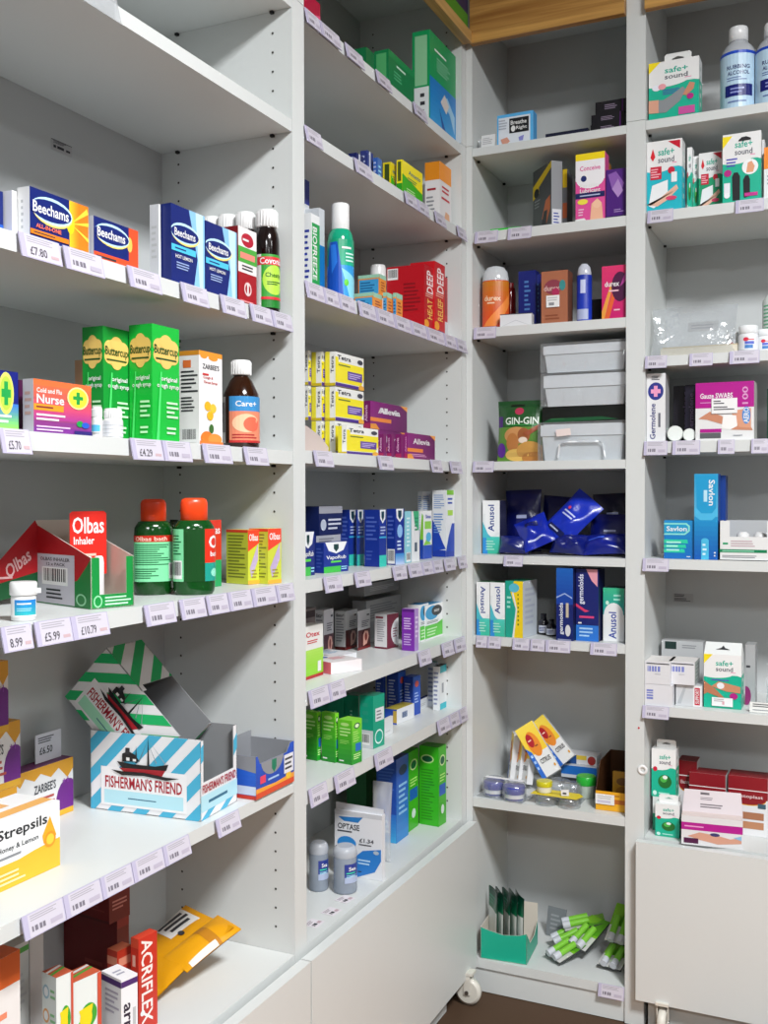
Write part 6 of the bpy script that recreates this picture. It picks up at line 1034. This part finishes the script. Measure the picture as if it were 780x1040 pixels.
cb('plain_carton','white carton end with lilac barcode, lower left of the four','box','R',z,652.6,680.3,(653,692.5),s=.004,d=.08,h=.0475,c='#dddde2',F=[('r',.06,.3,.3,.75,'#7a84c8'),('r',.06,.4,.3,.43,'W'),('r',.06,.52,.3,.56,'W'),('r',.06,.63,.3,.66,'W')])
cb('plain_carton','white carton end with lilac barcode, upper left of the four','box','R',z+.0482,652,677.6,(652,665),s=.004,d=.085,h=.051,c='#dcdce0',F=bx(),cT='#e8e4e2')
o=cb('gauze_packet','clear-fronted white packet with a red lettered edge, lower right of the four','box','R',z,686.5,713,(687,694),s=.03,d=.06,h=.0465,c='#c8cacd',F=[('r',.66,.0,1,1,'#e4e4e6'),('r',.72,.08,.92,.9,'#c01838'),('t','SUPPORT',.82,.5,.7,.13,'W',90),('p','#b0b4b8',.05,.1,.3,.9,.4,.9,.2,.1)])
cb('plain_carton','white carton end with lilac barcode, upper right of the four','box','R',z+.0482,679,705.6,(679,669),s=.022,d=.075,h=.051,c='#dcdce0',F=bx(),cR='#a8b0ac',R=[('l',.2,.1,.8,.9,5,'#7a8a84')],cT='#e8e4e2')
cb('flat_stack_carton','white and dark green carton end seen above the white cartons, at the back','box','R',z,672,714,(672,650),s=.16,d=.04,c='#b8babc',F=[('r',.08,.84,.36,.98,'#14302c'),('l',.5,.86,.9,.94,2,'#8a8c90')])
o=ssbox('tall green and white leg dressing carton with sloping top and hanger slot',z,(714.8,718),753,(715,664),'leg',d=.05)
w_,d_,h_=dims(o)
b=M(); b.mesh([(0,0,h_),(w_,0,h_),(w_,d_,h_),(0,d_,h_),(.001,d_*.5,h_+.024),(w_-.001,d_*.5,h_+.024)],[(0,1,5,4),(2,3,4,5),(1,2,5),(3,0,4)],'#dcdedd'); art(b,[('p','#2a2c30',.3,.4,.45,.55,.5,.75,.55,.55,.7,.4)],w_,.03,lambda u,v,o_:(u,.78*v-o_*.7,h_+v*.8+o_)); b.build('sloped_top',CARD,o)
childart(o,'price_sticker','F',.22,.04,.78,.2,[('l',.1,.5,.6,.9,2,'#a8a0a4'),('r',.5,.2,.6,.6,'#d8a0a8')],label='white price sticker')
cb('plaster_carton','grey carton with black line standing behind right of the leg dressing carton','box','R',z,757,767,(760,655),s=.1,d=.05,c='#a8aaac',F=[('l',.1,.6,.6,.68,1,'k'),('e',.1,.15,.5,.16,'#8a2a6a')],cR='#989a9c')
bag('clear_bag','clear plastic packet at the right edge on the leg dressing shelf','bag',.10,.07,.03,'R',Wp('R',.72,.06,z+.001),pitch=20,c='W',m=FILM2,seed=71)
fb('price_card','white price card leaning at the right edge of the leg dressing shelf','card',.06,.001,.022,'R',Wp('R',.672,.02,z+.001),pitch=15,c='#dcdcd8',F=[('l',.1,.5,.8,.9,2,'k'),('l',.1,.15,.9,.35,1,'E')])
z=.427
ssbox('small green ear plug carton with hanging tab, lower front one',z,(665.5,848.5),690,(666,816),'plug',d=.035,tab=(.018,.1,.9))
cb('first_aid_carton','white and green carton hidden under the upper ear plug carton','box','R',z,663,688,(663,795),s=.06,d=.045,c='#d8dcda',F=[('r',0,0,1,.5,'#10906a')],h=.076)
o=ssbox('small green ear plug carton with hanging tab, raised one at the left panel',z+.0765,661.8,686.5,(662,760),'plug',s=.062,d=.04,tab=(.018,.15,.95))
ht=[('r',0,.52,1,.78,'#b0168a'),('l',.05,.6,.45,.7,1,'#e8a0d0'),('p','#d09a84',.1,.3,.3,.46,.6,.4,.8,.32,.98,.4,.98,.2,.6,.1,.3,.2),('e',.55,.42,.08,.06,'#3a3a6a'),('r',.04,.06,.28,.24,'#4a1040'),('p','#8ab8d8',.85,.38,.98,.46,.98,.3)]
o=cb('swab_carton','white and magenta swab carton with an open upright card lid','box','R',z,(692,857),754.5,(692,828),d=.075,r=6,c='#dcdcde',F=ht,cT='#d8c8c4')
w_,d_,h_=dims(o); b=M(); b.plate([(0,0),(w_,0),(w_*.97,.045),(w_*.03,.045)],.0008,'#d0c6ca',lambda u,v,t:(u,.035+v*.35+t,h_+v)); art(b,[('l',.3,.55,.55,.7,2,'#7a727a'),('r',.3,.8,.45,.9,'#5a5258'),('l',.3,.2,.75,.42,2,'#6a6268')],w_,.045,lambda u,v,o_:(u,.035+v*.35-o_,h_+v)); b.build('lid_card',CARD,o)
el=[('r',0,.0,1,.62,'#e0e0e2'),('e',.5,.62,.46,.1,'#8a1420'),('e',.5,.61,.46,.1,'#e0a030'),('e',.5,.625,.46,.1,'#8a1420'),('r',0,.62,1,1,'#8a1420'),('t','Elastoplast',.5,.66,.76,.07,'#e0c8c8'),('r',0,.76,1,.775,'#e8e0e0'),('p','#b8805c',.3,.12,.9,.12,.9,.24,.3,.24),('p','#a87050',.3,.28,.9,.28,.9,.4,.3,.4),('r',.75,.48,.95,.56,'#3a5a6a')]
cb('plaster_carton','dark red topped plaster carton behind the ear plug cartons','box','R',z,689,708,(690,772),s=.13,d=.05,c='#d8d8da',F=el,cT='#7a1018')
cb('plaster_carton','dark red and white plaster carton in the middle, behind the card-lid carton','box','R',z,700,737,(701,784),s=.105,d=.05,c='#d8d8da',F=el,cT='#8a1420')
cb('plaster_carton','dark red and white plaster carton at the right edge, nearest of the red ones','box','R',z,(739.5,846),780,(740,787),d=.055,c='#dcdcde',F=el,cT='#8a1420')
for o in bpy.data.objects:
    if '_d' in o: del o['_d']

PLU={'box':'boxes'}
_n={}
for o in bpy.data.objects:
    if o.parent is None and o.get('category') and not o.get('group') and not o.get('kind'): _n.setdefault(o.name.split('.')[0],[]).append(o)
for k,v in _n.items():
    if len(v)>1:
        for o in v: o['group']=k.replace('_',' ')+('es' if k.endswith('x') else 's')+' on the shelves'
